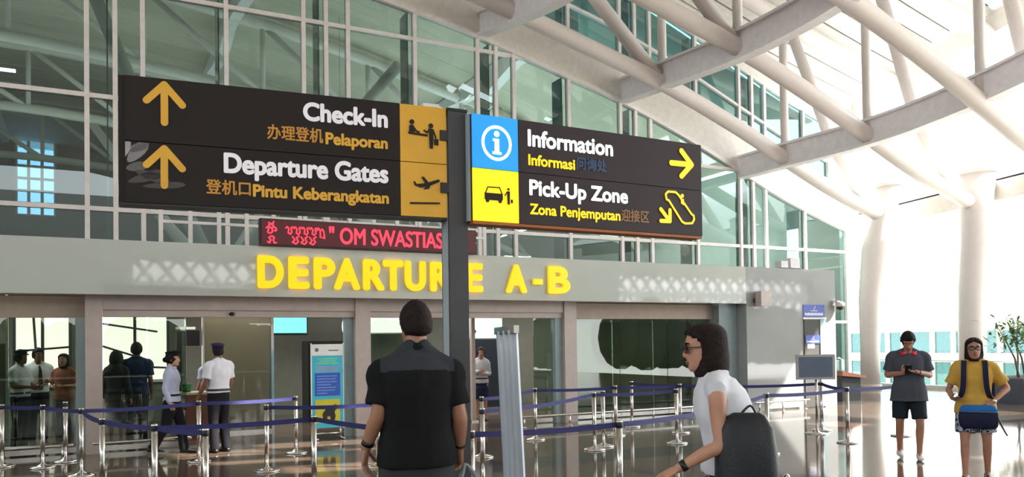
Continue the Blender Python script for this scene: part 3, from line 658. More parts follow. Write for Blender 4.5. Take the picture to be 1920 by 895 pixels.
# ------------------------------------------------------------------ lobby behind the doors
OL = mat('olive_grey_wall', (112, 116, 106), .6); DK = mat('dark_lobby_wall', (56, 62, 62), .5)
struct('wall_back', MB().box((-9, 19.75, 0), (16.0, 19.84, 3.09)), OL)
ORD = ['first', 'second', 'third', 'fourth', 'fifth', 'sixth', 'seventh', 'eighth']
GLOWP = mat('glow_backdrop_pane', (255, 244, 236), .5, emit=2.2)  # added glowing panes, stand in for the bright patch behind the doors
for nm, x0, x1, z0, z1, bars in (('glow_backdrop_1', .06, 1.42, .95, 2.55, ((.06, 1.72, .9, 1.42), (.1, 2.2, 1.2, 2.02), (.3, 1.28, 1.42, 1.2))), ('glow_backdrop_2', -1.55, -.52, .9, 2.35, ((-1.2, 2.35, -1.12, .9), (-1.55, 1.62, -.52, 1.70)))):
    w_ = thing(nm, (x0, 19.7, z0), kind='structure')
    MB().box((x0, 19.71, z0), (x1, 19.74, z1)).build('pane', GLOWP, w_)
    for a, b_, c_, d_ in ((x0-.05, x1+.05, z1, z1+.06), (x0-.05, x1+.05, z0-.06, z0)): MB().box((a, 19.66, c_), (b_, 19.745, d_)).build('frame', BEAM, w_)
    for q in (x0, (x0+x1)/2, x1): MB().box((q-.03, 19.665, z0), (q+.03, 19.709, z1)).build('mullion', DGREY, w_)
    for xa, za, xb, zb in bars: MB().tube([(xa, 19.69, za), (xb, 19.69, zb)], .025, 6).build('backdrop_bar', DGREY, w_)
for i, (x, y) in enumerate(((-1.7, 15.4), (.95, 15.2), (2.4, 15.2), (3.7, 15.2), (5.6, 15.3), (7.5, 15.3))):
    t = thing('downlight', (x, y, 3.08), ORD[i]+' small round lobby downlight counted from the left', 'lamp', group='round lobby downlights')
    MB().lathe([(.09, 3.06), (.11, 3.075), (.11, 3.099)], (x, y, 0), 16).build('trim_ring', FRAME, t); MB().lathe([(.08, 3.05), (.08, 3.06)], (x, y, 0), 16).build('diffuser', LAMPG, t)
t = thing('glass_partition', (2.5, 16.0, 0), 'brownish frosted glass partition standing behind the capped guard', 'partition')
MB().box((1.78, 16.0, .05), (3.0, 16.02, 2.9)).build('pane', FROSTG, t); MB().box((3.0, 15.97, 0), (3.05, 16.05, 2.95)).build('post', STEEL, t); MB().box((1.74, 15.97, 0), (1.78, 16.05, 2.95)).build('post', STEEL, t); MB().box((1.74, 15.98, 0), (3.05, 16.04, .05)).build('bottom_rail', STEEL, t)
t = thing('glass_partition', (10.7, 15.2, 0), 'long olive frosted glass screen behind the right glass bay', 'partition')
for a in (9.3, 10.45, 11.6): MB().box((a, 15.2, .05), (a+1.13, 15.22, 2.1)).build('pane', FROSTG, t)
for a in (9.28, 10.44, 11.59, 12.74): MB().box((a-.015, 15.18, 0), (a+.015, 15.24, 2.14)).build('post', STEEL, t)
t = thing('glass_partition', (-2.1, 15.6, 0), 'green frosted glass screen at the left picture edge', 'partition')
MB().box((-2.6, 15.6, .05), (-1.35, 15.62, 1.75)).build('pane', FROSTG, t); MB().box((-1.35, 15.58, 0), (-1.31, 15.64, 2.6)).build('post', STEEL, t); MB().box((-2.64, 15.58, 0), (-2.6, 15.64, 2.6)).build('post', STEEL, t)
t = thing('counter', (1.7, 15.55, 0), 'brown laminate service counter beside the capped guard', 'counter')
MB().box((1.28, 15.35, .0), (2.0, 15.85, .80)).build('body', WOODB, t); MB().box((1.25, 15.3, .80), (2.03, 15.9, .84)).build('worktop', mat('pale_counter_top', (178, 168, 150), .4), t)
MB().box((1.3, 15.33, .1), (1.98, 15.349, .16)).build('kick_strip', STEEL, t)
t = thing('flower_pot', (1.5, 15.45, .84), 'small green plastic tub on the brown counter', 'tub')
MB().lathe([(.07, .84), (.1, .98), (.105, .99), (.09, .985)], (1.42, 15.5, 0), 16).build('tub', mat('green_plastic', (24, 110, 60), .4), t); MB().lathe([(.085, .98), (.087, .984)], (1.42, 15.5, 0), 16).build('contents', mat('dark_green_contents', (16, 70, 40), .7), t)
t = thing('hanging_monitor', (1.6, 16.8, 2.3), 'dark monitor hanging from the lobby ceiling above the counter', 'monitor')
MB().tube([(1.52, 16.8, 3.1), (1.52, 16.8, 2.05)], .02, 8).build('drop_pole', STEEL, t); MB().box((1.35, 16.72, 2.0), (1.7, 16.88, 2.05)).build('tray', PAPER, t); MB().box((1.5, 16.74, 1.68), (1.78, 16.80, 1.98)).build('screen', BLACK, t)
t = MB().box((1.33, 16.4, 0), (1.42, 16.5, 1.95)).box((1.28, 16.35, 0), (1.47, 16.55, .04)).build('scanner_post', mat('dark_brown_post', (48, 40, 38), .5)); tag(t, 'dark upright scanner post behind the brown counter', 'post')
CY = mat('cyan_backlit_panel', (120, 230, 226), .4, emit=.9)
t = thing('video_display', (3.7, 18.4, 2.2), 'glowing cyan display high at the back of the lobby', 'display')
MB().box((3.45, 18.4, 1.95), (4.25, 18.46, 2.32)).build('screen', CY, t); MB().box((3.41, 18.47, 1.9), (4.29, 18.52, 2.36)).build('case', BLACK, t); MB().box((3.83, 18.46, 2.36), (3.87, 18.5, 3.1)).build('drop_pole', STEEL, t)
t = thing('cabinet', (4.1, 17.4, 0), 'tall black cabinet inside the doorway beside the blue banner', 'cabinet')
MB().box((4.0, 17.2, .0), (4.9, 17.8, 1.75)).build('body', BLACK, t); MB().box((4.02, 17.18, .06), (4.88, 17.199, 1.70)).build('door', mat('black_gloss', (16, 18, 20), .2), t)
t = thing('display_board', (8.0, 17.6, 0), 'dark navy screen wall behind the lobby officer with a lit white header', 'screen wall')
MB().box((7.4, 17.6, .1), (8.85, 17.66, 1.75)).build('board', mat('dark_navy_board', (36, 44, 54), .4), t); MB().box((7.4, 17.6, 1.78), (8.85, 17.66, 2.3)).build('lit_header', mat('pale_lit_header', (206, 236, 230), .4, emit=.6), t)
for x in (7.42, 8.79): MB().box((x, 17.67, 0), (x+.04, 17.72, 2.3)).build('post', STEEL, t)
for x in (7.75, 8.1): MB().ell((x, 17.585, 1.95), (.04, .014, .04)).build('knob', BLACK, t)
t = thing('light_box', (5.4, 18.6, 1.9), 'round white glowing lamp seen past the big man', 'lamp')
MB().ell((5.38, 18.6, 2.1), (.26, .1, .34)).build('shade', mat('white_glow', (255, 255, 250), .4, emit=1.6), t); MB().tube([(5.38, 18.6, 2.43), (5.38, 18.6, 3.1)], .02, 8).build('cord', STEEL, t)
t = thing('light_box', (6.0, 18.8, 2.1), 'wide white light box hung at the back of the right doorway', 'light box')
MB().box((5.75, 18.8, 1.95), (7.0, 18.9, 2.35)).build('panel', mat('white_glow', (255, 255, 250), .4, emit=1.6), t)
MB().box((5.72, 18.91, 1.92), (7.03, 18.95, 2.38)).build('case', STEEL, t)
for x in (5.9, 6.85): MB().tube([(x, 18.85, 2.35), (x, 18.85, 3.1)], .012, 6).build('cord', STEEL, t)
t = thing('door_column', (6.05, 15.4, 0), 'slim pale metal upright just right of the sign post inside the doorway', 'post')
MB().box((7.02, 15.4, 0), (7.1, 15.5, 3.05)).build('upright', CREAM, t); MB().box((6.98, 15.36, 0), (7.14, 15.54, .03)).build('foot', STEEL, t)

# ------------------------------------------------------------------ departures hall behind the curtain wall
def hroof(x): return A(x)+3.4
hc = MB()
yy = 20.2
while yy < 60:
    hc.loft([[Vector((x, yy, hroof(x))), Vector((x, yy+2.96, hroof(x))), Vector((x, yy+2.96, hroof(x)+.1)), Vector((x, yy, hroof(x)+.1))] for x in frange(-24, 24, 40)], sm=False); yy += 3.0
struct('ceiling_hall', hc, mat('hall_ceiling_lining', (190, 186, 170), .7, var=.05, scale=1.5))
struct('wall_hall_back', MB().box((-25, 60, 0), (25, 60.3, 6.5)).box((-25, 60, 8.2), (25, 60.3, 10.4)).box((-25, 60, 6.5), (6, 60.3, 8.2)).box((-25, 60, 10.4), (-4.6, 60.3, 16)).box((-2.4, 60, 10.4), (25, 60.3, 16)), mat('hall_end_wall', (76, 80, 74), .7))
for i in range(2, 6):
    w = MB().box((i*4-.1, 59.9, 6.5), (i*4+.1, 60.2, 8.2)).build('trim_%d' % (20+i), FRAME); w['kind'] = 'structure'
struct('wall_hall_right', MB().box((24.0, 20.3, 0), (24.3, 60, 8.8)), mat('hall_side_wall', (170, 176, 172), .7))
w4 = thing('window_4', (-3.5, 60, 12), kind='structure')
MB().box((-4.6, 60.1, 10.4), (-2.4, 60.12, 16)).build('pane', glass('bluish_hall_glass', (190, 214, 240), .05), w4)
for x in (-4.6, -3.9, -3.15, -2.4): MB().box((x-.09, 60.0, 10.4), (x+.09, 60.3, 16)).build('mullion', BEAM, w4)
for z in (10.4, 11.2, 12.0, 12.8, 13.6): MB().box((-4.6, 60.02, z-.08), (-2.4, 60.28, z+.08)).build('transom', BEAM, w4)
struct('wall_hall_left', MB().box((-25, 20.3, 0), (-24.7, 60, 12)), mat('hall_side_wall', (170, 176, 172), .7))
for Y, lb in ((31, 'first grey truss inside the glass hall'), (40, 'second grey truss deeper inside the glass hall'), (50, 'third grey truss far inside the glass hall')):
    t = thing('hall_truss', (0, Y, 9), lb, 'roof truss', group='grey trusses inside the hall')
    lo = lambda x: hroof(x)-3.1
    MB().tube([(x, Y, lo(x)) for x in frange(-20, 23, 40)], .2, 10).build('lower_chord', WHITE, t)
    MB().tube([(x, Y, hroof(x)-.4) for x in frange(-20, 23, 40)], .22, 10).build('upper_chord', WHITE, t)
    xs = frange(-19, 22, 10)
    for xa, xb in zip(xs, xs[1:]):
        MB().tube([(xa, Y, lo(xa)), (xa, Y, hroof(xa)-.4)], .1, 8).build('vertical_strut', WHITE, t)
        MB().tube([(xa, Y, hroof(xa)-.4), (xb, Y, lo(xb))], .12, 8).build('diagonal_strut', WHITE, t)
for X, lb in ((-9.5, 'pale branching hall column far left behind the glass'), (4.2, 'pale branching hall column behind the left sign'), (13.5, 'pale branching hall column behind the right sign')):
    t = thing('hall_column', (X, 32.5, 0), lb, 'column', group='branching columns inside the hall')
    MB().lathe([(.55, 0), (.5, 4.2)], (X, 32.5, 0), 20).build('shaft', WHITE, t)
    for dx, dy in ((-4.5, -8), (4.5, -8), (-4.5, 8), (4.5, 8)):
        MB().tube([(X, 32.5, 4.1), (X+dx*.35, 32.5+dy*.35, 6.6), (X+dx, 32.5+dy, hroof(X+dx)-3.0)], [.3, .24, .18], 10).build('branch', WHITE, t)
for i, X in enumerate((-14, -5, 4.6, 13.8)):
    yy = [22+i*2 for i in range(19)]
    t = MB().loft([[Vector((X-.2, y, hroof(X)-.95+.5*sin((y-22)*.5)**2)), Vector((X+.2, y, hroof(X)-.95+.5*sin((y-22)*.5)**2)), Vector((X+.2, y, hroof(X)-.02)), Vector((X-.2, y, hroof(X)-.02))] for y in yy], sm=False).build('hall_rib', BEAM)
    tag(t, ORD[i]+' arched rib from the left running back along the hall ceiling', 'ceiling rib', 'arched ribs of the hall ceiling')
for i, (x, y) in enumerate(((-12, 30), (-8, 38), (-3, 30), (3, 40), (8, 29), (12, 38), (17, 28), (19, 36))):   # left to right
    t = thing('hall_light', (x, y, A(x)), ORD[i]+' white linear lamp from the left hanging inside the hall', 'lamp', group='linear lamps hanging in the hall')
    MB().box((x-.7, y-.06, A(x)-1.2), (x+.7, y+.06, A(x)-1.12)).build('diffuser', LAMPG, t); MB().tube([(x, y, A(x)-1.12), (x, y, hroof(x))], .012, 6).build('cord', STEEL, t)
# ------------------------------------------------------------------ queue posts and belts
PH_ = .875
def stanchion0():
    t = thing('stanchion', (0, 0, 0))
    MB().lathe([(.165, 0), (.17, .008), (.165, .018), (.10, .034), (.045, .045), (.036, .06)], (0, 0, 0), 28).build('base', CHROME, t, local=True)
    MB().lathe([(.030, .05), (.030, .80)], (0, 0, 0), 20).build('post', STEEL, t, local=True)
    h = MB().lathe([(.031, .80), (.034, .803), (.034, .866), (.03, .875)], (0, 0, 0), 20).build('belt_head', CHROME, t, local=True)
    m = MB().lathe([(.0345, .806), (.037, .81), (.037, .86), (.0345, .864)], (0, 0, 0), 20)
    m.build('belt_slot', BLACK, h, local=True)
    return t
ST = {
 'a': (-1.2, 13.35, 'steel queue post at the left picture edge, nearest the leftmost glass bay'),
 'b': (-.68, 12.87, 'second steel queue post from the left picture edge, before the leftmost glass bay'),
 'c': (-.42, 13.4, 'steel queue post close to the leftmost glass bay, beside the first door post'),
 'e': (-.19, 11.76, 'steel queue post standing in front of the first white door post'),
 'f': (.04, 9.87, 'steel queue post right of the first white door post, its base out of the photo'),
 'g': (.50, 8.74, 'steel queue post before the hooded figure and the walking female guard'),
 'h': (1.29, 12.31, 'steel queue post right beside the hand of the capped guard'),
 'i': (.89, 7.96, 'nearest thick steel queue post, in front of the capped guard'),
 'j': (1.97, 10.85, 'steel queue post with round chrome base left of the blue banner'),
 'k': (2.70, 12.46, 'steel queue post farther back, just left of the blue banner'),
 'l': (2.09, 8.76, 'steel queue post directly in front of the blue banner'),
 'm': (3.34, 10.4, 'steel queue post by the watch hand of the big man in black'),
 'n': (4.91, 10.46, 'steel queue post just right of the dark sign post'),
 'p': (6.58, 11.88, 'steel queue post just right of the leaning white banner'),
 'q': (6.70, 10.25, 'steel queue post with broad chrome base before the third door post'),
 'q2': (7.03, 10.50, 'steel queue post paired close behind another before the third door post'),
 'r': (4.44, 6.36, 'dark-lit steel queue post nearest the viewer in the middle of the hall'),
 's': (8.05, 11.63, 'steel queue post right of the third door post, half behind the nearest middle post'),
 't': (9.14, 12.66, 'slim far steel queue post before the olive glass screen'),
 'u': (8.21, 10.17, 'steel queue post just left of the woman in white'),
 'u2': (9.23, 11.33, 'farther steel queue post just left of the woman in white'),
 'v': (8.51, 8.52, 'steel queue post behind the black bag of the woman in white'),
 'x': (11.49, 10.18, 'steel queue post beside the pole of the grey screen'),
 'w': (10.44, 8.75, 'steel queue post right of the grey screen, before the glass corner'),
 'y': (11.9, 8.9, 'steel queue post hidden behind the man with red headphones'),
 'o2': (4.02, 8.55, 'steel queue post behind the dark sign post'),
 'o3': (2.90, 6.40, 'steel queue post behind the big man and the sign post')}
s0 = None
for k, (x, y, lb) in ST.items():
    if s0 is None: s0 = stanchion0(); o = s0; o.location = (x, y, 0)
    else: o = dup(s0, (x, y, 0), radians(random.uniform(0, 0)))
    tag(o, lb, 'queue post', 'steel queue posts')
BL = {'be': 'between the two posts left of the first door post', 'eh': 'from the first door post to the capped guard', 'hk': 'from the capped guard to the far post by the blue banner', 'ef': 'short piece before the first door post', 'fg': 'sagging before the hooded figure',
      'gi': 'lowest strip before the legs of the walking female guard', 'gl': 'crossing before the capped guard to the blue banner', 'jm': 'passing across the blue banner to the big man', 'l:o3': 'lower strip from the blue banner to the big man',
      'np': 'upper strip between the sign post and the leaning white banner', 'ps': 'upper strip before the third door post', 's:u2': 'upper strip over the olive glass screen to the woman in white', 'o2:q': 'middle strip from the sign post to the third door post', 'qu': 'middle strip ending at the woman in white',
      'o3:r': 'lowest wide strip from the sign post to the nearest middle post', 'rv': 'lowest wide strip passing behind the woman in white', 't:u2': 'farthest strip before the olive glass screen', 'u2:x': 'far strip from the woman in white to the grey screen', 'vw': 'near strip from the black bag to the post by the grey screen', 'wy': 'strip right of the grey screen reaching the man with headphones', 'ab': 'at the left picture edge', 'xw': 'short piece beside the grey screen'}
for k, d in BL.items():
    a, b = k.split(':') if ':' in k else (k[0], k[1])
    A_, B_ = Vector(ST[a][:2]+(.835,)), Vector(ST[b][:2]+(.835,)); dd = (B_-A_); L = dd.length; dn = dd.normalized(); nn = Vector((-dn.y, dn.x, 0))
    A_ += dn*.036; B_ -= dn*.036; sag = .012*L
    rg = []
    for i in range(13):
        t = i/12; p_ = A_.lerp(B_, t); p_.z -= 4*sag*t*(1-t); tw = .010*sin(t*pi)
        rg.append([p_+nn*(.0015+tw)+Vector((0, 0, .025)), p_+nn*(-.0015+tw)+Vector((0, 0, .025)), p_-nn*(.0015+tw)-Vector((0, 0, .025)), p_+nn*(.0015-tw)-Vector((0, 0, .025))])
    o = MB().loft(rg, sm=False).build('queue_belt', BELT); tag(o, 'navy queue belt '+d, 'belt', 'navy queue belts')

# ------------------------------------------------------------------ banners, screen, plant
t = thing('standing_banner', (3.59, 14.0, 0), 'blue and cyan standing information banner in the left doorway', 'banner')
BP = Plane((3.31, 13.98, .2), radians(4)); bw, bh = .56, 1.47
rect(MB(), BP, 0, 0, bw, bh, -.012, 0).build('banner_sheet', mat('cyan_print', (64, 186, 214), .5), t)
rect(MB(), BP, 0, 1.27, bw, bh, .0005, .002).build('header', PAPER, t)
rect(rect(MB(), BP, -.015, -.02, -.001, bh+.02, -.02, .004), BP, bw+.001, -.02, bw+.015, bh+.02, -.02, .004).build('side_rail', PAPER, t)
rect(MB(), BP, .05, .56, bw-.05, .965, .0005, .002).build('text_block', mat('blue_print', (48, 92, 190), .5), t)
rect(MB(), BP, .06, .09, bw-.06, .50, .0005, .002).build('picture', mat('yellow_print', (206, 196, 50), .5), t)
k = MB(); poly(k, BP, [(.2, .12), (.18, .24), (.24, .33), (.33, .38), (.43, .41), (.44, .33), (.40, .28), (.42, .2), (.40, .12), (.33, .12), (.32, .2), (.27, .2), (.27, .12)], d=.003); k.build('silhouette', BLACK, t)
k = MB()
for i, (w_, v) in enumerate(((.36, 1.20), (.30, 1.16), (.40, 1.12))): rect(k, BP, .28-w_/2, v, .28+w_/2, v+.025, .001, .0025, 0)
for i, (w_, v) in enumerate(((.42, 1.06), (.36, 1.025), (.40, .99))): rect(k, BP, .28-w_/2, v, .28+w_/2, v+.02, .001, .0025, 1)
for i in range(7): rect(k, BP, .09, .60+i*.05, .09+.36*(1, .92, .97, .7, .95, .9, .5)[6-i], .618+i*.05, .0025, .0035, 2)
disc(k, BP, .09, 1.37, .035, d=.0025, t=.001, mi=3); rect(k, BP, .30, 1.35, .48, 1.37, .0025, .0035, 3)
k.build('lettering', [mat('green_print', (120, 214, 170), .5), mat('mauve_print', (160, 150, 196), .5), mat('pale_blue_print', (120, 150, 220), .5), mat('grey_print', (110, 108, 120), .5)], t)
f = MB()
for x in (3.36, 3.82): f.tube([(x, 13.80, .025), (x, 14.26, .025)], .018, 8).tube([(x, 14.03, .03), (x, 14.03, .22)], .014, 8)
f.tube([(3.36, 14.03, .1), (3.82, 14.03, .1)], .012, 8); f.build('foot_frame', STEEL, t)
t = thing('sign_screen', (11.0, 9.88, 0), 'grey landscape screen on a steel pole with a round base', 'screen')
sd = Vector((.603, -.304, 0)).normalized(); SP = Plane(Vector((10.69, 10.0, .94)), atan2(sd.y, sd.x)); sw, shh = .675, .43
rect(MB(), SP, 0, 0, sw, shh, -.03, 0).build('frame', mat('silver_frame', (170, 168, 172), .35, metal=.3), t)
rect(MB(), SP, .045, .04, sw-.045, shh-.04, .0005, .003).build('screen', SCREEN, t)
cpos = SP.p(.36, 0, -.05); MB().tube([(cpos.x, cpos.y, .02), (cpos.x, cpos.y, 1.2)], .022, 12).build('pole', STEEL, t)
MB().lathe([(.2, 0), (.2, .012), (.05, .03), (.03, .05)], (cpos.x, cpos.y, 0), 28).build('base', CHROME, t)
# leaning roll-up banner seen edge on
t = thing('pull_up_banner', (2.2, 4.35, 0), 'pale blue-white pull-up banner seen nearly edge on beside the sign post', 'banner')
WB = mat('pale_blue_banner_sheet', (214, 224, 238), .35, var=.1, scale=3)
def ban(u, v): return Vector((2.145+.072*(1-v)+.15*u, 4.095+.56*u, .02+1.685*v))
rg = []
n = 26
for i in range(n+1):
    u = i/n; off = .012*sin(u*22)+.008*sin(u*47)
    rg.append([ban(u, v)+Vector((off*(1 if v > .02 else .2), 0, 0)) for v in frange(0, 1, 12)]+[ban(u, v)+Vector((off*(1 if v > .02 else .2)+.004, 0, 0)) for v in reversed(frange(0, 1, 12))])
MB().loft(rg, sm=True).build('sheet', WB, t)
MB().prism([ban(-.01, 1)+Vector((-.012, 0, -.02)), ban(1.01, 1)+Vector((-.012, 0, -.02)), ban(1.01, 1)+Vector((.022, 0, -.02)), ban(-.01, 1)+Vector((.022, 0, -.02))], (0, 0, .045)).build('top_clip', STEEL, t)
MB().prism([ban(-.02, 0)+Vector((-.07, 0, -.02)), ban(1.02, 0)+Vector((-.07, 0, -.02)), ban(1.02, 0)+Vector((.07, 0, -.02)), ban(-.02, 0)+Vector((.07, 0, -.02))], (0, 0, .09)).build('cassette', BEAM, t)
# planter with a sparse tree at the right edge
t = thing('planter_tree', (21.2, 12.7, 0), 'sparse leafy tree in a dark grey planter at the right picture edge', 'plant')
MB().box((19.7, 11.4, 0), (22.8, 12.6, .62)).build('planter', mat('dark_slate_planter', (66, 72, 86), .5), t)
MB().box((19.8, 11.5, .58), (22.7, 12.5, .63)).build('soil', mat('dark_soil', (60, 50, 40), .9), t)
random.seed(11); br = MB(); lf = MB()
for i in range(9):
    bx, by = random.uniform(20.0, 22.4), random.uniform(11.7, 12.3); a = random.uniform(-1, 1)
    p0 = Vector((bx, by, .6)); pts = [p0, p0+Vector((a*.15, .05, .5)), p0+Vector((a*.4-.15, .1, .95)), p0+Vector((a*.75-.35, .1, 1.2+.5*random.random()))]
    br.tube(pts, [.03, .024, .016, .007], 7)
    for j in range(80):
        s_ = random.random(); q = pts[2].lerp(pts[3], s_)+Vector((random.gauss(0, .2), random.gauss(0, .2), random.gauss(-.08, .16))); d_ = Vector((random.gauss(0, 1), random.gauss(0, 1), random.gauss(-.2, .5))).normalized(); w_ = d_.cross(Vector((0, 0, 1))).normalized()*.035
        L_ = random.uniform(.12, .26); lf.add([q, q+d_*L_*.5+w_, q+d_*L_, q+d_*L_*.5-w_], [(0, 1, 2, 3)])
br.build('branch', mat('grey_bark', (120, 110, 98), .8), t); lf.build('foliage', mat('green_leaves', (92, 128, 62), .6, var=.25), t)
# ------------------------------------------------------------------ people
def bake(mb, vox, mats, name, parent, smooth=2, face_mat=None, extra=None, fold=0, fscale=(5, 5, 2.2)):
    me = bpy.data.meshes.new('tmp'); me.from_pydata([tuple(p) for p in mb.v], [], mb.f); me.update()
    bm = bmesh.new(); bm.from_mesh(me); bmesh.ops.recalc_face_normals(bm, faces=bm.faces); bm.to_mesh(me); bm.free()
    o = bpy.data.objects.new('tmp', me); COL.objects.link(o)
    r = o.modifiers.new('r', 'REMESH'); r.mode = 'VOXEL'; r.voxel_size = vox
    s = o.modifiers.new('s', 'SMOOTH'); s.factor = .5; s.iterations = smooth
    m2 = bpy.data.meshes.new_from_object(o.evaluated_get(bpy.context.evaluated_depsgraph_get()))
    bpy.data.objects.remove(o); bpy.data.meshes.remove(me)
    if fold:
        nr = [v.normal.copy() for v in m2.vertices]
        for v, nn in zip(m2.vertices, nr):
            c = v.co; q = Vector((c.x*fscale[0], c.y*fscale[1], c.z*fscale[2]+c.x*3))
            v.co = c+nn*(fold*noise.noise(q)+fold*.6*noise.noise(q*2.3+Vector((3, 7, 1))))
    out = MB(); out.v = [Vector(v.co) for v in m2.vertices]; out.f = [tuple(p.vertices) for p in m2.polygons]
    out.mi = [face_mat(p.center) if face_mat else 0 for p in m2.polygons]; out.sm = [True]*len(out.f)
    bpy.data.meshes.remove(m2)
    if extra: out.add(extra.v, extra.f, 0, True)
    return out.build(name, mats, parent, local=True)
def ellr(c, rx, ry, n=20, pw=2.0, tilt=None):
    R = []
    for j in range(n):
        a = 2*pi*j/n; x, y = cos(a), sin(a); x = math.copysign(abs(x)**(2/pw), x); y = math.copysign(abs(y)**(2/pw), y)
        p_ = Vector((x*rx, y*ry, 0)); 
        if tilt: p_ = tilt @ p_
        R.append(Vector(c)+p_)
    return R
def curve(pts, n=5):
    pts = [Vector(p) for p in pts]; out = []
    for i in range(len(pts)-1):
        a = pts[max(0, i-1)]; b = pts[i]; c = pts[i+1]; d = pts[min(len(pts)-1, i+2)]
        for k in range(n):
            t = k/n; out.append(.5*((2*b)+(c-a)*t+(2*a-5*b+4*c-d)*t*t+(3*b-a-3*c+d)*t**3))
    out.append(pts[-1]); return out
def rads(r, n=5):
    out = []
    for a, b in zip(r, r[1:]):
        for k in range(n): t = k/n; t = t*t*(3-2*t); out.append(a+(b-a)*t)
    return out+[r[-1]]
def hand(mb, wr, d, palm, side, sc=1.0, curl=.5, spread=.08, tcurl=.5, vary=0):
    d = d.normalized(); palm = (palm-d*palm.dot(d)).normalized(); acr = d.cross(palm).normalized()*side   # acr points to the thumb side
    W_ = [(0, .026, .019), (.02, .031, .019), (.05, .040, .017), (.08, .042, .014), (.095, .038, .011)]
    mb.loft([[wr+d*t*sc+acr*rx*sc*cos(2*pi*j/12)+palm*ry*sc*sin(2*pi*j/12) for j in range(12)] for t, rx, ry in W_])
    for i, (o_, L, r) in enumerate(((.030, .070, .0088), (.010, .079, .0092), (-.011, .073, .0088), (-.030, .056, .0078))):
        p = wr+d*.086*sc+acr*o_*sc; dr = (d+acr*spread*(1.5-i)*.6).normalized(); c = curl*(1+vary*i); pts = [p]
        for q, fr in enumerate((.46, .30, .24)):
            c_ = c*(.5, 1.0, .7)[q]; dr = (dr*cos(c_)+palm*sin(c_)).normalized(); p = p+dr*L*fr*sc; pts.append(p)
        mb.tube(pts, [r*sc, r*.98*sc, r*.9*sc, r*.78*sc], 8, round_ends=True)
    p = wr+d*.022*sc+acr*.026*sc+palm*.004; dr = (d*.62+acr*.72+palm*.25).normalized(); pts = [p]
    for q, fr in enumerate((.034, .030, .024)):
        p = p+dr*fr*sc; pts.append(p); dr = (dr+d*.35*tcurl+palm*.5*tcurl-acr*.35*tcurl).normalized()
    mb.tube(pts, [.0125*sc, .0112*sc, .0105*sc, .0085*sc], 8, round_ends=True)
SKIN = {}
def skin(name, rgb): return mat(name, rgb, .5, var=.05, scale=14, bump=.05, bscale=120)
def cloth(name, rgb, rough=.85): return mat(name, rgb, rough, var=.07, scale=9, bump=.15, bscale=260, spec=.25)
HAIRB = mat('dark_brown_hair', (38, 28, 26),   .75, var=.3, scale=30, bump=.5, bscale=90, spec=.2); HAIRK = mat('black_hair', (24, 21, 22), .7, var=.3, scale=30, bump=.5, bscale=90, spec=.25)
LIP = mat('lip_skin', (150, 84, 76), .5); EYE = mat('dark_eye', (28, 20, 18), .2); EYEW = mat('eye_white', (226, 220, 212), .3)
